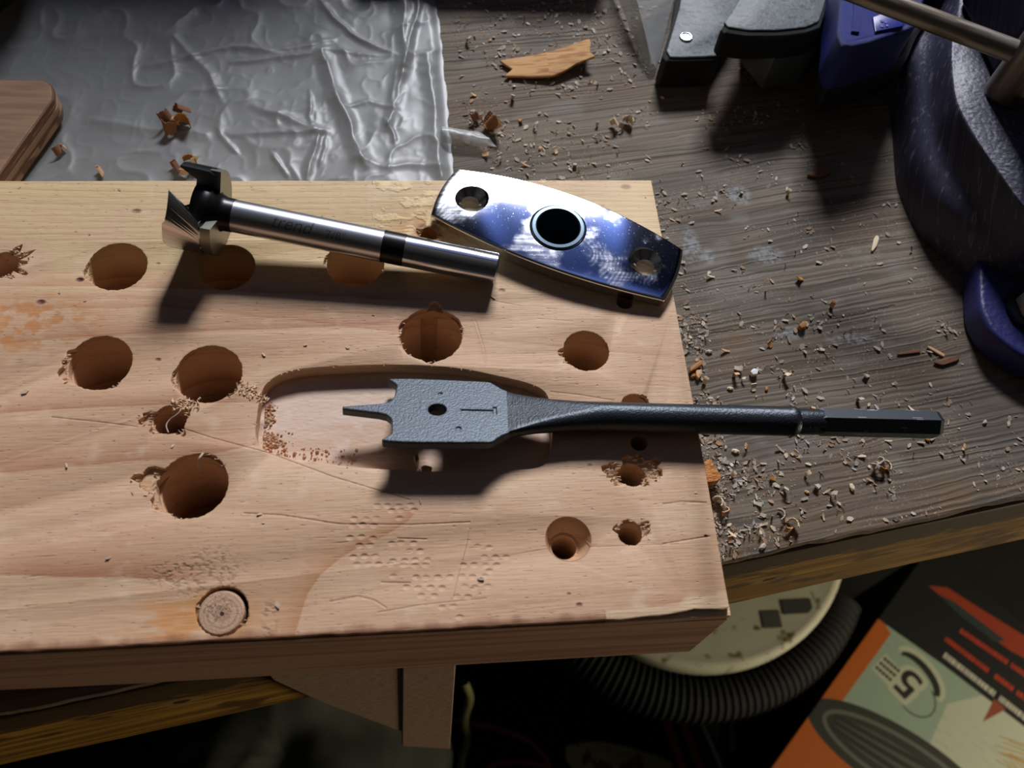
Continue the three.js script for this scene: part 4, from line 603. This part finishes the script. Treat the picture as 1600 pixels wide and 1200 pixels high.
sliver('pocket_chip', 'upright pale chip at the front wall of the oval pocket', [[646, 712], [652, 708], [655, 716], [650, 724]], T - PDEEP + 0.1, 2.4, creamWood);
{ // fibre hanging in the small torn hole and one in the large hole
  const p = [[284, 640], [276, 648], [266, 655], [260, 664], [263, 676]].map(([x, y], k) => at(x, y, T + [0.3, 0.2, -0.4, -0.4, 0.2][k]));
  tag(mesh('thread', tube(p, 0.14, 40, 6), greyWood), 'pale thread curling across the small torn hole left of the pocket', 'thread');
  const q = [[318, 708], [312, 716], [310, 724], [312, 731]].map(([x, y], k) => at(x, y, T + [0.3, 0.3, -0.8, -1.6][k]));
  tag(mesh('hanging_fibre', tube(q, 0.28, 30, 6), creamWood), 'pale wood fibre hanging into the largest hole near the plug', 'wood fibre');
}
// medium chips: clones of four kinds
{
  const kinds = [curl(2.2, 3.4, 0.8, 1.0, 1.8, 0.2, 0.4, 8), curl(0.6, 1.8, 2.6, 0.9, 1.5, 0.12, 0.3, 12), new THREE.IcosahedronGeometry(0.9, 0).scale(1.4, 0.6, 0.8), curl(4, 6, 0.55, 0.5, 0.7, 0.14, 0.2, 8)].map((g) => { const f = g.toNonIndexed ? (g.index ? g.toNonIndexed() : g) : g; restOn(f, 0.05); f.computeBoundingBox(); const c = f.boundingBox.getCenter(V3()); f.translate(-c.x, 0, -c.z); f.computeVertexNormals(); return f.scale(MM, MM, MM); });
  const mats = [paleWood, creamWood, greyWood, amber, greyWood, creamWood], kindName = ['flat', 'curled', 'lumpy', 'thin bent'], matName = ['tan', 'cream', 'grey', 'amber', 'grey', 'cream'];
  const protos = {};
  const spots = [];
  for (const p of [[1180, 605], [1145, 592], [1108, 548], [1135, 548], [1200, 540], [1225, 588], [1140, 608], [1165, 570], [1152, 580], [1160, 596], [1196, 606], [1220, 700], [1245, 715], [1165, 700], [1148, 706], [1180, 748], [1208, 750], [1222, 768], [1262, 770], [1290, 768], [1275, 758], [1300, 775], [1252, 800], [1285, 808], [1240, 710], [1260, 742], [1330, 762], [1356, 752], [1320, 720], [1143, 742], [1132, 700], [1140, 838], [1142, 846], [1188, 838], [1190, 855], [1160, 828], [1185, 790], [1098, 600], [1082, 590], [1420, 640], [1395, 600], [1340, 628], [1450, 690], [1480, 660], [1310, 668], [1270, 640], [1120, 652], [1390, 690], [1350, 590], [1500, 700], [1540, 660]]) spots.push([p, 'in the sawdust on the bench right of the pine board', 'right of the pine board']);
  for (const p of [[722, 118], [742, 150], [800, 158], [842, 176], [870, 148], [815, 190], [834, 200], [890, 210], [912, 218], [756, 245], [778, 250], [842, 230], [820, 258], [870, 240], [930, 200], [1032, 152], [1012, 244], [900, 262], [735, 70], [765, 62]]) spots.push([p, 'on the bench behind the chrome plate', 'behind the chrome plate']);
  for (const p of [[1120, 330], [1160, 300], [1228, 302], [1368, 372], [1112, 432], [1250, 440], [1300, 480]]) spots.push([p, 'on the open bench in front of the vise', 'in front of the vise']);
  spots.forEach(([p, label, group], i) => {
    const k = i % 4, m = Math.floor(rnd() * 6), key = k + '/' + m;
    if (!protos[key]) { const o = new THREE.Mesh(kinds[k], mats[m]); o.castShadow = o.receiveShadow = true; protos[key] = o; }
    const c = protos[key].clone(); c.name = numbered('wood_chip'); const w = at(p[0] + rr(-3, 3), p[1] + rr(-3, 3), 0); c.position.set(w.x * MM, 0, w.z * MM); c.rotation.y = rr(0, 6.28); c.scale.setScalar(rr(0.6, 1.1)); scene.add(tag(c, `small ${kindName[k]} ${matName[m]} chip ${label}`, 'wood chip', `${kindName[k]} ${matName[m]} chips ${group}`));
  });
}
// sawdust: uncounted specks and shreds
function dust(name, label, geo, n, where, sizes, colours, y0 = () => 0) {
  geo.scale(MM, MM, MM); const im = new THREE.InstancedMesh(geo, std({ color: 0xffffff, roughness: 0.9 }), n), m = new THREE.Matrix4(), q = new THREE.Quaternion(), c = new THREE.Color();
  for (let i = 0; i < n; i++) { const [x, z] = where(); const s = sizes(); q.setFromEuler(new THREE.Euler(rr(-0.3, 0.3), rr(0, 6.28), rr(-0.3, 0.3))); m.compose(V3(x * MM, (y0(x, z) + 0.12 * s) * MM, z * MM), q, V3(s, s * rr(0.5, 1), s * rr(0.5, 1.2))); im.setMatrixAt(i, m); const k = colours[Math.floor(rnd() * colours.length)], f = rr(0.75, 1.1); im.setColorAt(i, c.setRGB(k[0] * f, k[1] * f, k[2] * f)); }
  im.name = numbered(name); im.castShadow = im.receiveShadow = true; scene.add(tag(im, label, 'sawdust', null, 'stuff'));
}
const flake = () => { const g = new THREE.DodecahedronGeometry(0.5, 0), p = g.attributes.position; for (let i = 0; i < p.count; i++) { const h = hash(Math.round(p.getX(i) * 90 + 300), Math.round(p.getZ(i) * 90 + p.getY(i) * 41 + 300)); p.setXYZ(i, p.getX(i) * (1.25 + 0.8 * h) + 0.3 * h, p.getY(i) * 0.45 + 0.2 * h, p.getZ(i) * (0.7 + 0.6 * h)); } g.computeVertexNormals(); return g; };
const dustTones = [[0.46, 0.36, 0.25], [0.38, 0.31, 0.24], [0.54, 0.46, 0.36], [0.34, 0.22, 0.13], [0.42, 0.39, 0.34], [0.34, 0.28, 0.22]];
const inCasting = (x, z) => z > -140 && z < 50 && x > 96 && x > 96 + Math.max(0, z) * 0.15;
const rightField = () => { for (;;) { const r = rnd(), x = r < 0.45 ? 0.5 + 34 * rnd() * rnd() : rr(1, 150), z = r < 0.75 ? rr(20, 98) : rr(-40, 98); if (z > frontZ(x) - 2.4 || inCasting(x, z) || x < 0.4) continue; if (x > 60 && rnd() > 0.6) continue; if (fbm(x / 9, z / 9, 2) + (x < 18 ? 0.15 : 0) > 0.42) return [x, z]; } };
const backField = () => { for (;;) { const x = rr(-48, 70), z = rr(-122, -2); if (inCasting(x, z)) continue; if (x < -44 + 0.06 * z) continue; const d = fbm(x / 12, z / 12, 2) + (z < -80 && x < 0 ? 0.2 : 0) - (x > 20 ? 0.14 : 0); if (d > 0.46) return [x, z]; } };
dust('sawdust', 'fine sawdust scattered over the bench right of the pine board', flake(), 6500, rightField, () => 0.18 + 1.25 * rnd() ** 4.5, dustTones);
dust('sawdust', 'fine sawdust scattered over the bench behind the pine board', flake(), 2600, backField, () => 0.18 + 1.25 * rnd() ** 4.5, dustTones);
dust('shredded_sawdust', 'thin curled shreds among the sawdust right of the pine board', curl(1.2, 2.2, 1.1, 0.3, 0.45, 0.1, 0.3, 6), 1000, rightField, () => 0.35 + 0.9 * rnd() ** 2, dustTones);
dust('shredded_sawdust', 'thin curled shreds among the sawdust behind the pine board', curl(1.2, 2.2, 1.1, 0.3, 0.45, 0.1, 0.3, 6), 300, backField, () => 0.35 + 0.9 * rnd() ** 2, dustTones);
dust('sawdust', 'orange crumbs of sawdust at the left end of the oval pocket', new THREE.IcosahedronGeometry(0.5, 0), 420, () => { const t = rnd(); if (t < 0.75) { const r = () => (rnd() + rnd() + rnd()) / 1.5 - 1, p = t < 0.28 ? [420 + 14 * r(), 648 + 26 * r()] : [424 + 34 * r() * rnd() * 2, 690 + 22 * r()]; const w = at2(p[0] + rr(-6, 6), p[1] + rr(-4, 4), T - PDEEP); return [Math.max(w[0], -99.2), w[1]]; } const w = at2(rr(420, 560), rr(700, 725), T - PDEEP); return w; }, () => 0.25 + 0.7 * rnd() ** 2, [[0.56, 0.30, 0.15], [0.62, 0.42, 0.27], [0.48, 0.22, 0.11]], () => T - PDEEP + 0.1);
dust('sawdust', 'specks of sawdust on the pine board', flake(), 60, () => { for (;;) { const x = rr(-168, -2), z = rr(2, 114); if (holes.every((h) => Math.hypot(x - h[0], z - h[1]) > h[2] + 3) && !(x > -102 && x < -32 && z > 54 && z < 85)) return [x, z]; } }, () => 0.25 + 0.8 * rnd() ** 3, [[0.6, 0.42, 0.28], [0.66, 0.5, 0.36]], () => T);

// ------------------------------------------------------------------ under the bench
const at0 = (px, py, y) => at(px, py, y).toArray();
{ // bench-hook cleat under the board
  const wood = std({ color: 0xa98a72, roughness: 0.8, bumpMap: plain, bumpScale: 0.0004 });
  const b = thing('wooden_bracket', 'pale wooden bracket hanging under the board in front of the bench edge', 'bracket', [-70, -20, 115]);
  const fz = 118, p = (px, py) => { const d = at(px, py, 0).sub(EYE), t = (fz - EYE.z) / d.z; return EYE.clone().addScaledVector(d, t); };
  const quad = (pts, depth, z) => boxUv(new THREE.ExtrudeGeometry(new THREE.Shape(pts.map((q) => new THREE.Vector2(...q))), { depth: depth - 0.8, bevelEnabled: true, bevelSize: 0.4, bevelThickness: 0.4, bevelOffset: -0.4, bevelSegments: 2 }).translate(0, 0, z - depth + 0.4));
  const a0 = p(628, 1045), a1 = p(712, 1042), b0 = p(628, 1166), b1 = p(703, 1170);
  mesh('post', quad([[a0.x, -0.2], [a1.x, -0.2], [b1.x, b1.y], [b0.x, b0.y]], 7, fz), wood, b, true);
  const k = p(628, 1146), l = p(500, 1100), l2 = p(425, 1066);
  mesh('brace', quad([[l2.x, -0.2], [a0.x - 0.1, -0.2], [k.x, k.y], [l.x, l.y], [l2.x, l2.y - 1]], 3, fz - 0.6), wood, b, true);
}
{ // white tub with its rim, and the ribbed hose coiled round it
  const C = V3(170, -500, -100), LR = 0.97;
  const stainMap = tex(512, 512, (u, v) => { const x = (u - 0.5) * 300, z = (v - 0.5) * 300; let c = mixc([206, 204, 178], [188, 186, 158], fbm(x / 30, z / 30, 3)); const s = fbm(x / 9, z / 7 + 4, 3); if (s > 0.66) c = mixc(c, [120, 112, 78], (s - 0.66) * 6); return c; });
  const b = thing('plastic_tub', 'black tub with a stained white lid on the floor under the bench', 'tub', [C.x, FLOOR, C.z]);
  const lidPart = mesh('lid', uvBy(new THREE.LatheGeometry([[0, -3], [0, 0], [128, 0], [134, 2], [140, 1], [142, -4], [142, -16], [139, -16], [0, -4]].map((q) => new THREE.Vector2(...q)).reverse(), 96).scale(LR, 1, LR).translate(C.x, C.y, C.z), (x, y, z) => [(x - C.x) / 300 + 0.5, (z - C.z) / 300 + 0.5]), std({ map: stainMap, roughness: 0.55 }), b, true);
  mesh('body', new THREE.LatheGeometry([[0, 0], [112, 0], [116, 4], [124, 238], [124, 240], [0, 240]].map((q) => new THREE.Vector2(...q)).reverse(), 72).translate(C.x, FLOOR, C.z), std({ color: 0x161616, roughness: 0.6 }), b, true);
  const tape = at(1205, 968, -500); mesh('label_patch', boxUv(box(16, 0.6, 14, tape.x, -499.5, tape.z, 0.2)), std({ color: 0x4a4a42, roughness: 0.7 }), lidPart, true);
  const t2 = at(1245, 948, -500); mesh('tape', boxUv(box(26, 0.6, 12, t2.x, -499.5, t2.z, 0.2)), std({ color: 0x3a3c36, roughness: 0.7 }), lidPart, true);
  const h = thing('ribbed_hose', 'black ribbed hose coiled round the white-lidded tub', 'hose', [C.x, FLOOR, C.z]);
  const rubber = std({ color: 0x0a0b0c, roughness: 0.8 }), ribs = [], core = [];
  const n = 120, T0 = 0.55, T1 = 5.2, P = (t) => V3(C.x + (150 + 8 * Math.max(0, t - 3.6) ** 2) * Math.cos(t), -542 - 40 * smooth(3.4, 5.2, t), C.z + 150 * Math.sin(t));
  const pts = []; for (let k = 0; k <= 40; k++) pts.push(P(lerp(T0, T1, k / 40))); core.push(tube(pts, 20.5, 140, 18));
  for (let k = 0; k < n; k++) { const t = lerp(T0, T1, k / n), q = P(t), u = P(t + 0.01).sub(q).normalize(); ribs.push(new THREE.TorusGeometry(20.5, 1.5, 6, 22).applyMatrix4(new THREE.Matrix4().lookAt(V3(0, 0, 0), u, V3(0, 1, 0))).translate(q.x, q.y, q.z)); }
  mesh('tube', core, rubber, h, true); tag(mesh('rib', ribs, rubber, h, true), null, null, null, 'stuff');
}
{ // tool box with its printed lid
  const O = V3(343.5, -550, -2.3), tb = V3(0.68, 0, 0.73).normalize(), sb = V3(-0.73, 0, 0.68).normalize();
  // print: t to the right, s downwards (mm -> 4 px)
  const W = 1024, H = 1280, K = 4, t0 = -8.5, s0 = -90, cv = document.createElement('canvas'); cv.width = W; cv.height = H; const c = cv.getContext('2d');
  const X = (t) => (t - t0) * K, Y = (s) => (s - s0) * K, poly = (f, ...p) => { c.fillStyle = f; c.beginPath(); p.forEach(([t, s], k) => k ? c.lineTo(X(t), Y(s)) : c.moveTo(X(t), Y(s))); c.closePath(); c.fill(); };
  const loc = (px, py) => { const q = at(px, py, -550).sub(O); return [q.dot(tb), q.dot(sb)]; };
  c.fillStyle = '#a2b8a2'; c.fillRect(0, 0, W, H);
  poly('#ccd2ba', loc(1480, 1100), loc(1540, 1085), loc(1640, 1130), loc(1640, 1260), loc(1500, 1260), loc(1440, 1190));
  for (let k = 0; k < 900; k++) { c.fillStyle = `rgba(${rnd() > 0.5 ? '120,150,128' : '168,190,160'},0.25)`; c.fillRect(rr(0, W), rr(Y(0), H), rr(4, 60), 3); }
  poly('#c8661c', [t0, s0], [4, s0], loc(1384, 978), loc(1392, 990), loc(1304, 1112), loc(1260, 1180), loc(1300, 1260), loc(1150, 1300), [t0, 230]);
  poly('#c8661c', loc(1290, 1112), loc(1312, 1112), loc(1352, 1215), loc(1180, 1250));
  poly('#10120e', [t0, s0], loc(1371, 966), loc(1384, 976), loc(1475, 1040), loc(1540, 1090), loc(1640, 1165), [260, -30], [260, s0]);
  poly('#a03a1a', loc(1450, 915), loc(1480, 918), loc(1530, 950), loc(1660, 1030), loc(1660, 1060), loc(1580, 1018), loc(1520, 975));
  poly('#2c3a38', loc(1465, 928), loc(1490, 940), loc(1570, 1000), loc(1556, 1004), loc(1500, 962));
  const bars = (col, a, b, h, gaps) => { const A = loc(...a), B2 = loc(...b), ang = Math.atan2(B2[1] - A[1], B2[0] - A[0]), len = Math.hypot(B2[0] - A[0], B2[1] - A[1]) * K; c.save(); c.translate(X(A[0]), Y(A[1])); c.rotate(ang); c.fillStyle = col; let x = 0; while (x < len) { const w = rr(4, 12); if (!gaps.some((g) => x > g * len - 6 && x < g * len + 6)) { c.fillRect(x, -h * K / 2, w, h * K); if (rnd() > 0.4) c.clearRect; } x += w + 2.5; } c.restore(); };
  bars('#c23c1c', [1500, 985], [1625, 1070], 5, [0.62]); bars('#c23c1c', [1477, 998], [1620, 1105], 5, [0.5, 0.75]); bars('#d8d4c4', [1475, 1023], [1625, 1140], 5.6, [0.55]);
  // the emblem: a 5 with swooshes, upside down from here
  const e = loc(1418, 1068); c.save(); c.translate(X(e[0]), Y(e[1])); c.rotate(Math.PI + 0.12); c.scale(1.35, 1.35);
  c.lineJoin = 'round'; c.strokeStyle = '#c9cfb4'; c.lineWidth = 26; c.font = 'bold 104px sans-serif'; c.textAlign = 'center'; c.textBaseline = 'middle'; c.strokeText('5', 0, 0);
  c.beginPath(); c.ellipse(-6, 44, 66, 34, 0.1, Math.PI * 0.0, Math.PI * 1.05); c.stroke(); c.fillStyle = '#c9cfb4'; c.fillRect(18, -44, 66, 58);
  c.fillStyle = '#23281e'; c.fillText('5', 0, 0); c.strokeStyle = '#23281e'; c.beginPath(); c.ellipse(-6, 38, 68, 38, 0.1, Math.PI * 0.08, Math.PI * 0.95); c.ellipse(-2, 30, 60, 28, 0.1, Math.PI * 0.95, Math.PI * 0.08, true); c.fill(); c.lineWidth = 3; c.beginPath(); c.ellipse(-30, -8, 56, 46, 0.1, Math.PI * 0.6, Math.PI * 1.5); c.stroke();
  c.fillStyle = '#3b4030'; for (const k of [0, 1, 2]) for (let j = 0; j < 5; j++) c.fillRect(32 + j * 10, -32 + k * 17 - j, 8, 9);
  c.restore();
  // printed cutting disc and red spark
  const d = loc(1405, 1190); c.save(); c.translate(X(d[0]), Y(d[1])); const d1 = loc(1290, 1120), ang = Math.atan2(d1[1] - d[1], d1[0] - d[0]); c.rotate(ang); c.fillStyle = '#34382f'; c.beginPath(); c.ellipse(0, 0, 330, 112, 0, 0, 7); c.fill(); c.strokeStyle = '#6c7064'; c.lineWidth = 14; c.beginPath(); c.ellipse(0, 0, 268, 78, 0, 0, 7); c.stroke(); c.fillStyle = '#585c50'; c.beginPath(); c.ellipse(40, 0, 190, 46, 0, 0, 7); c.fill(); c.strokeStyle = '#2a2e26'; c.lineWidth = 16; for (const f of [-40, 0, 40]) { c.beginPath(); c.moveTo(-200, f); c.lineTo(240, f * 0.5); c.stroke(); } c.restore();
  poly('#9a4a2c', loc(1553, 1092), loc(1572, 1108), loc(1535, 1128));
  c.strokeStyle = '#b98a3a'; c.lineWidth = 3; for (let k = 0; k < 14; k++) { const a = loc(1560 + rr(-10, 20), 1150 + rr(0, 14) + k * 3), b2 = loc(1620, 1170 + k * 5); c.beginPath(); c.moveTo(X(a[0]), Y(a[1])); c.lineTo(X(b2[0]), Y(b2[1])); c.stroke(); }
  const print = new THREE.CanvasTexture(cv); print.colorSpace = THREE.SRGBColorSpace; print.flipY = true;
  const b = thing('tool_box', 'orange, black and green printed cardboard tool box on the floor beside the white-lidded tub', 'box', [O.x, FLOOR, O.z]);
  const tw = W / K, sh = H / K, corner = O.clone().addScaledVector(tb, t0).addScaledVector(sb, s0), M = basis(tb, V3(0, 1, 0), tb.clone().cross(V3(0, 1, 0)));
  const zdir = tb.clone().cross(V3(0, 1, 0)), flip = zdir.dot(sb) > 0 ? 1 : -1, mid = corner.clone().addScaledVector(tb, tw / 2).addScaledVector(sb, sh / 2);
  const rot = (g) => g.applyMatrix4(M).translate(mid.x, 0, mid.z);
  const card = std({ color: 0x1d1713, roughness: 0.7 });
  mesh('carton', rot(box(tw - 2, 196, sh - 2, 0, FLOOR + 99, 0, 2)), card, b, true);
  const lidG = rot(box(tw, 3, sh, 0, -551.2, 0, 1)); uvBy(lidG, (x, y, z) => { const q = V3(x, 0, z).sub(V3(O.x, 0, O.z)); return [(q.dot(tb) - t0) / tw, 1 - (q.dot(sb) - s0) / sh]; });
  mesh('printed_lid', lidG, std({ map: print, roughness: 0.55 }), b, true);
}
{ // smaller clutter on the floor
  const sackMap = tex(256, 256, (u, v) => mixc([50, 53, 44], [78, 80, 68], smooth(0.3, 0.7, fbm(u * 8, v * 8, 4))));
  const c = at(470, 1200, -680), g = new THREE.SphereGeometry(1, 90, 60), p = g.attributes.position;
  for (let i = 0; i < p.count; i++) { let x = p.getX(i), y = p.getY(i), z = p.getZ(i); const n = 1 + 0.5 * (fbm(x * 1.6 + 9, z * 1.6 + y, 2) - 0.5) + 0.1 * Math.pow(1 - Math.abs(2 * fbm(x * 2.2 + z + 5, y * 1.5 + z, 2) - 1), 3); p.setXYZ(i, x * 118 * n, Math.max(-0.8, y) * 85 * n, z * 110 * n); }
  g.computeVertexNormals(); restOn(g, 0); g.translate(c.x, FLOOR, c.z);
  tag(mesh('rubble_sack', g, std({ map: sackMap, roughness: 0.85 })), 'slumped grey green sack on the floor below the left end of the board', 'sack');
  const wire = std({ color: 0xa14a4c, roughness: 0.5 }), W1 = [[712, 1124], [738, 1130], [790, 1142], [830, 1160], [856, 1190], [866, 1240]], W2 = [[740, 1240], [760, 1200], [800, 1190], [850, 1196], [890, 1220]];
  tag(mesh('cable', tube(W1.map((q, k) => at0(q[0], q[1], -725 - 3 * k)), 3, 60, 8), wire), 'upper loop of dull red cable below the drilled board', 'cable');
  tag(mesh('cable', tube(W2.map((q, k) => at0(q[0], q[1], -738 - 1.5 * k)), 3, 60, 8), wire), 'lower loop of dull red cable at the bottom edge of the picture', 'cable');
  tag(mesh('flex', tube([[726, 1066], [734, 1092], [726, 1124], [730, 1156], [722, 1186], [716, 1230]].map((q, k) => at0(q[0], q[1], -640 - 20 * k)), 4, 60, 8), std({ color: 0x8f8c5c, roughness: 0.6 })), 'thin yellow green flex beside the wooden bracket', 'cable');
  const paper = sheetOf([[882, 1168], [930, 1160], [990, 1172], [1050, 1196], [1060, 1260], [960, 1260], [890, 1200]], FLOOR + 1);
  function sheetOf(pts, y) { const q = smoothLoop(pts.map((k) => at2(k[0], k[1], y)), 5, 0.4), s = slab(q, y + 6, y, { bevel: 2 }); const a = s.attributes.position; for (let i = 0; i < a.count; i++) a.setY(i, a.getY(i) + 14 * fbm(a.getX(i) / 40, a.getZ(i) / 40, 3)); s.computeVertexNormals(); return s; }
  const pad = tex(256, 256, (u, v) => { const s = fbm(u * 9, v * 9, 4); return s > 0.55 ? [120, 104, 48] : [186, 182, 136]; });
  tag(mesh('stained_rag', uvBy(paper, (x, y, z) => [x / 120, z / 120]), std({ map: pad, roughness: 0.9 })), 'pale yellow stained rag below the coiled hose', 'rag');
  const reds = std({ color: 0xa0402a, roughness: 0.6 }), whites = std({ color: 0xb9bca6, roughness: 0.6 }), blacks = std({ color: 0x181818, roughness: 0.6 });
  const rods = [[1040, 1120, 1082, 1240, reds, 'red handled tool leftmost of the rods beside the printed box'], [1066, 1124, 1112, 1240, reds, 'second red handled tool from the left beside the printed box'], [1084, 1124, 1128, 1235, blacks, 'black rod between the red handles and the silver rod'], [1096, 1126, 1138, 1222, std({ color: 0x9aa0a0, metalness: 0.8, roughness: 0.4 }), 'silver rod beside the white card'], [1134, 1120, 1128, 1240, blacks, 'black rod standing in front of the white card']];
  for (const [x0, y0, x1, y1, m, label] of rods) tag(mesh('tool_rod', new THREE.TubeGeometry(new THREE.LineCurve3(at(x0, y0, FLOOR + 13), at(x1, y1, FLOOR + 13)), 6, 5, 14), m), label, 'tool');
  const card = slab([[1096, 1128], [1146, 1124], [1150, 1172], [1118, 1186]].map((k) => at2(k[0], k[1], FLOOR + 3)), FLOOR + 4, FLOOR + 1, { bevel: 0.5 });
  tag(mesh('white_card', card, whites), 'white card behind the black rod near the printed box', 'card');
}
{ // body of the added fill lamp, outside the picture
  const b = thing('added_fill_lamp', 'added fill lamp out of view on the floor right of the bench', 'lamp', [FILL_LAMP.x, FLOOR, FILL_LAMP.z]), dirv = V3(150 - FILL_LAMP.x, -480 - FILL_LAMP.y, 20 - FILL_LAMP.z).normalize();
  const M = new THREE.Matrix4().lookAt(dirv, V3(0, 0, 0), V3(0, 1, 0)).setPosition(V3(FILL_LAMP.x, FILL_LAMP.y, FILL_LAMP.z).addScaledVector(dirv, -12)), black = std({ color: 0x111111, roughness: 0.6 });
  mesh('fill_panel', box(FILL_LAMP.s, FILL_LAMP.s, 4, 0, 0, 0, 1).applyMatrix4(M), std({ color: 0xffffff, emissive: 0xffe9b8, emissiveIntensity: 0.6, roughness: 0.5 }), b, true);
  mesh('housing', box(FILL_LAMP.s + 16, FILL_LAMP.s + 16, 30, 0, 0, -20, 6).applyMatrix4(M), black, b, true);
  mesh('stand', [new THREE.CylinderGeometry(10, 10, 470, 20).translate(FILL_LAMP.x + 25, FLOOR + 245, FILL_LAMP.z + 28), new THREE.CylinderGeometry(120, 130, 16, 40).translate(FILL_LAMP.x + 25, FLOOR + 8.5, FILL_LAMP.z + 28)], black, b, true);
}

renderer.render(scene, camera);
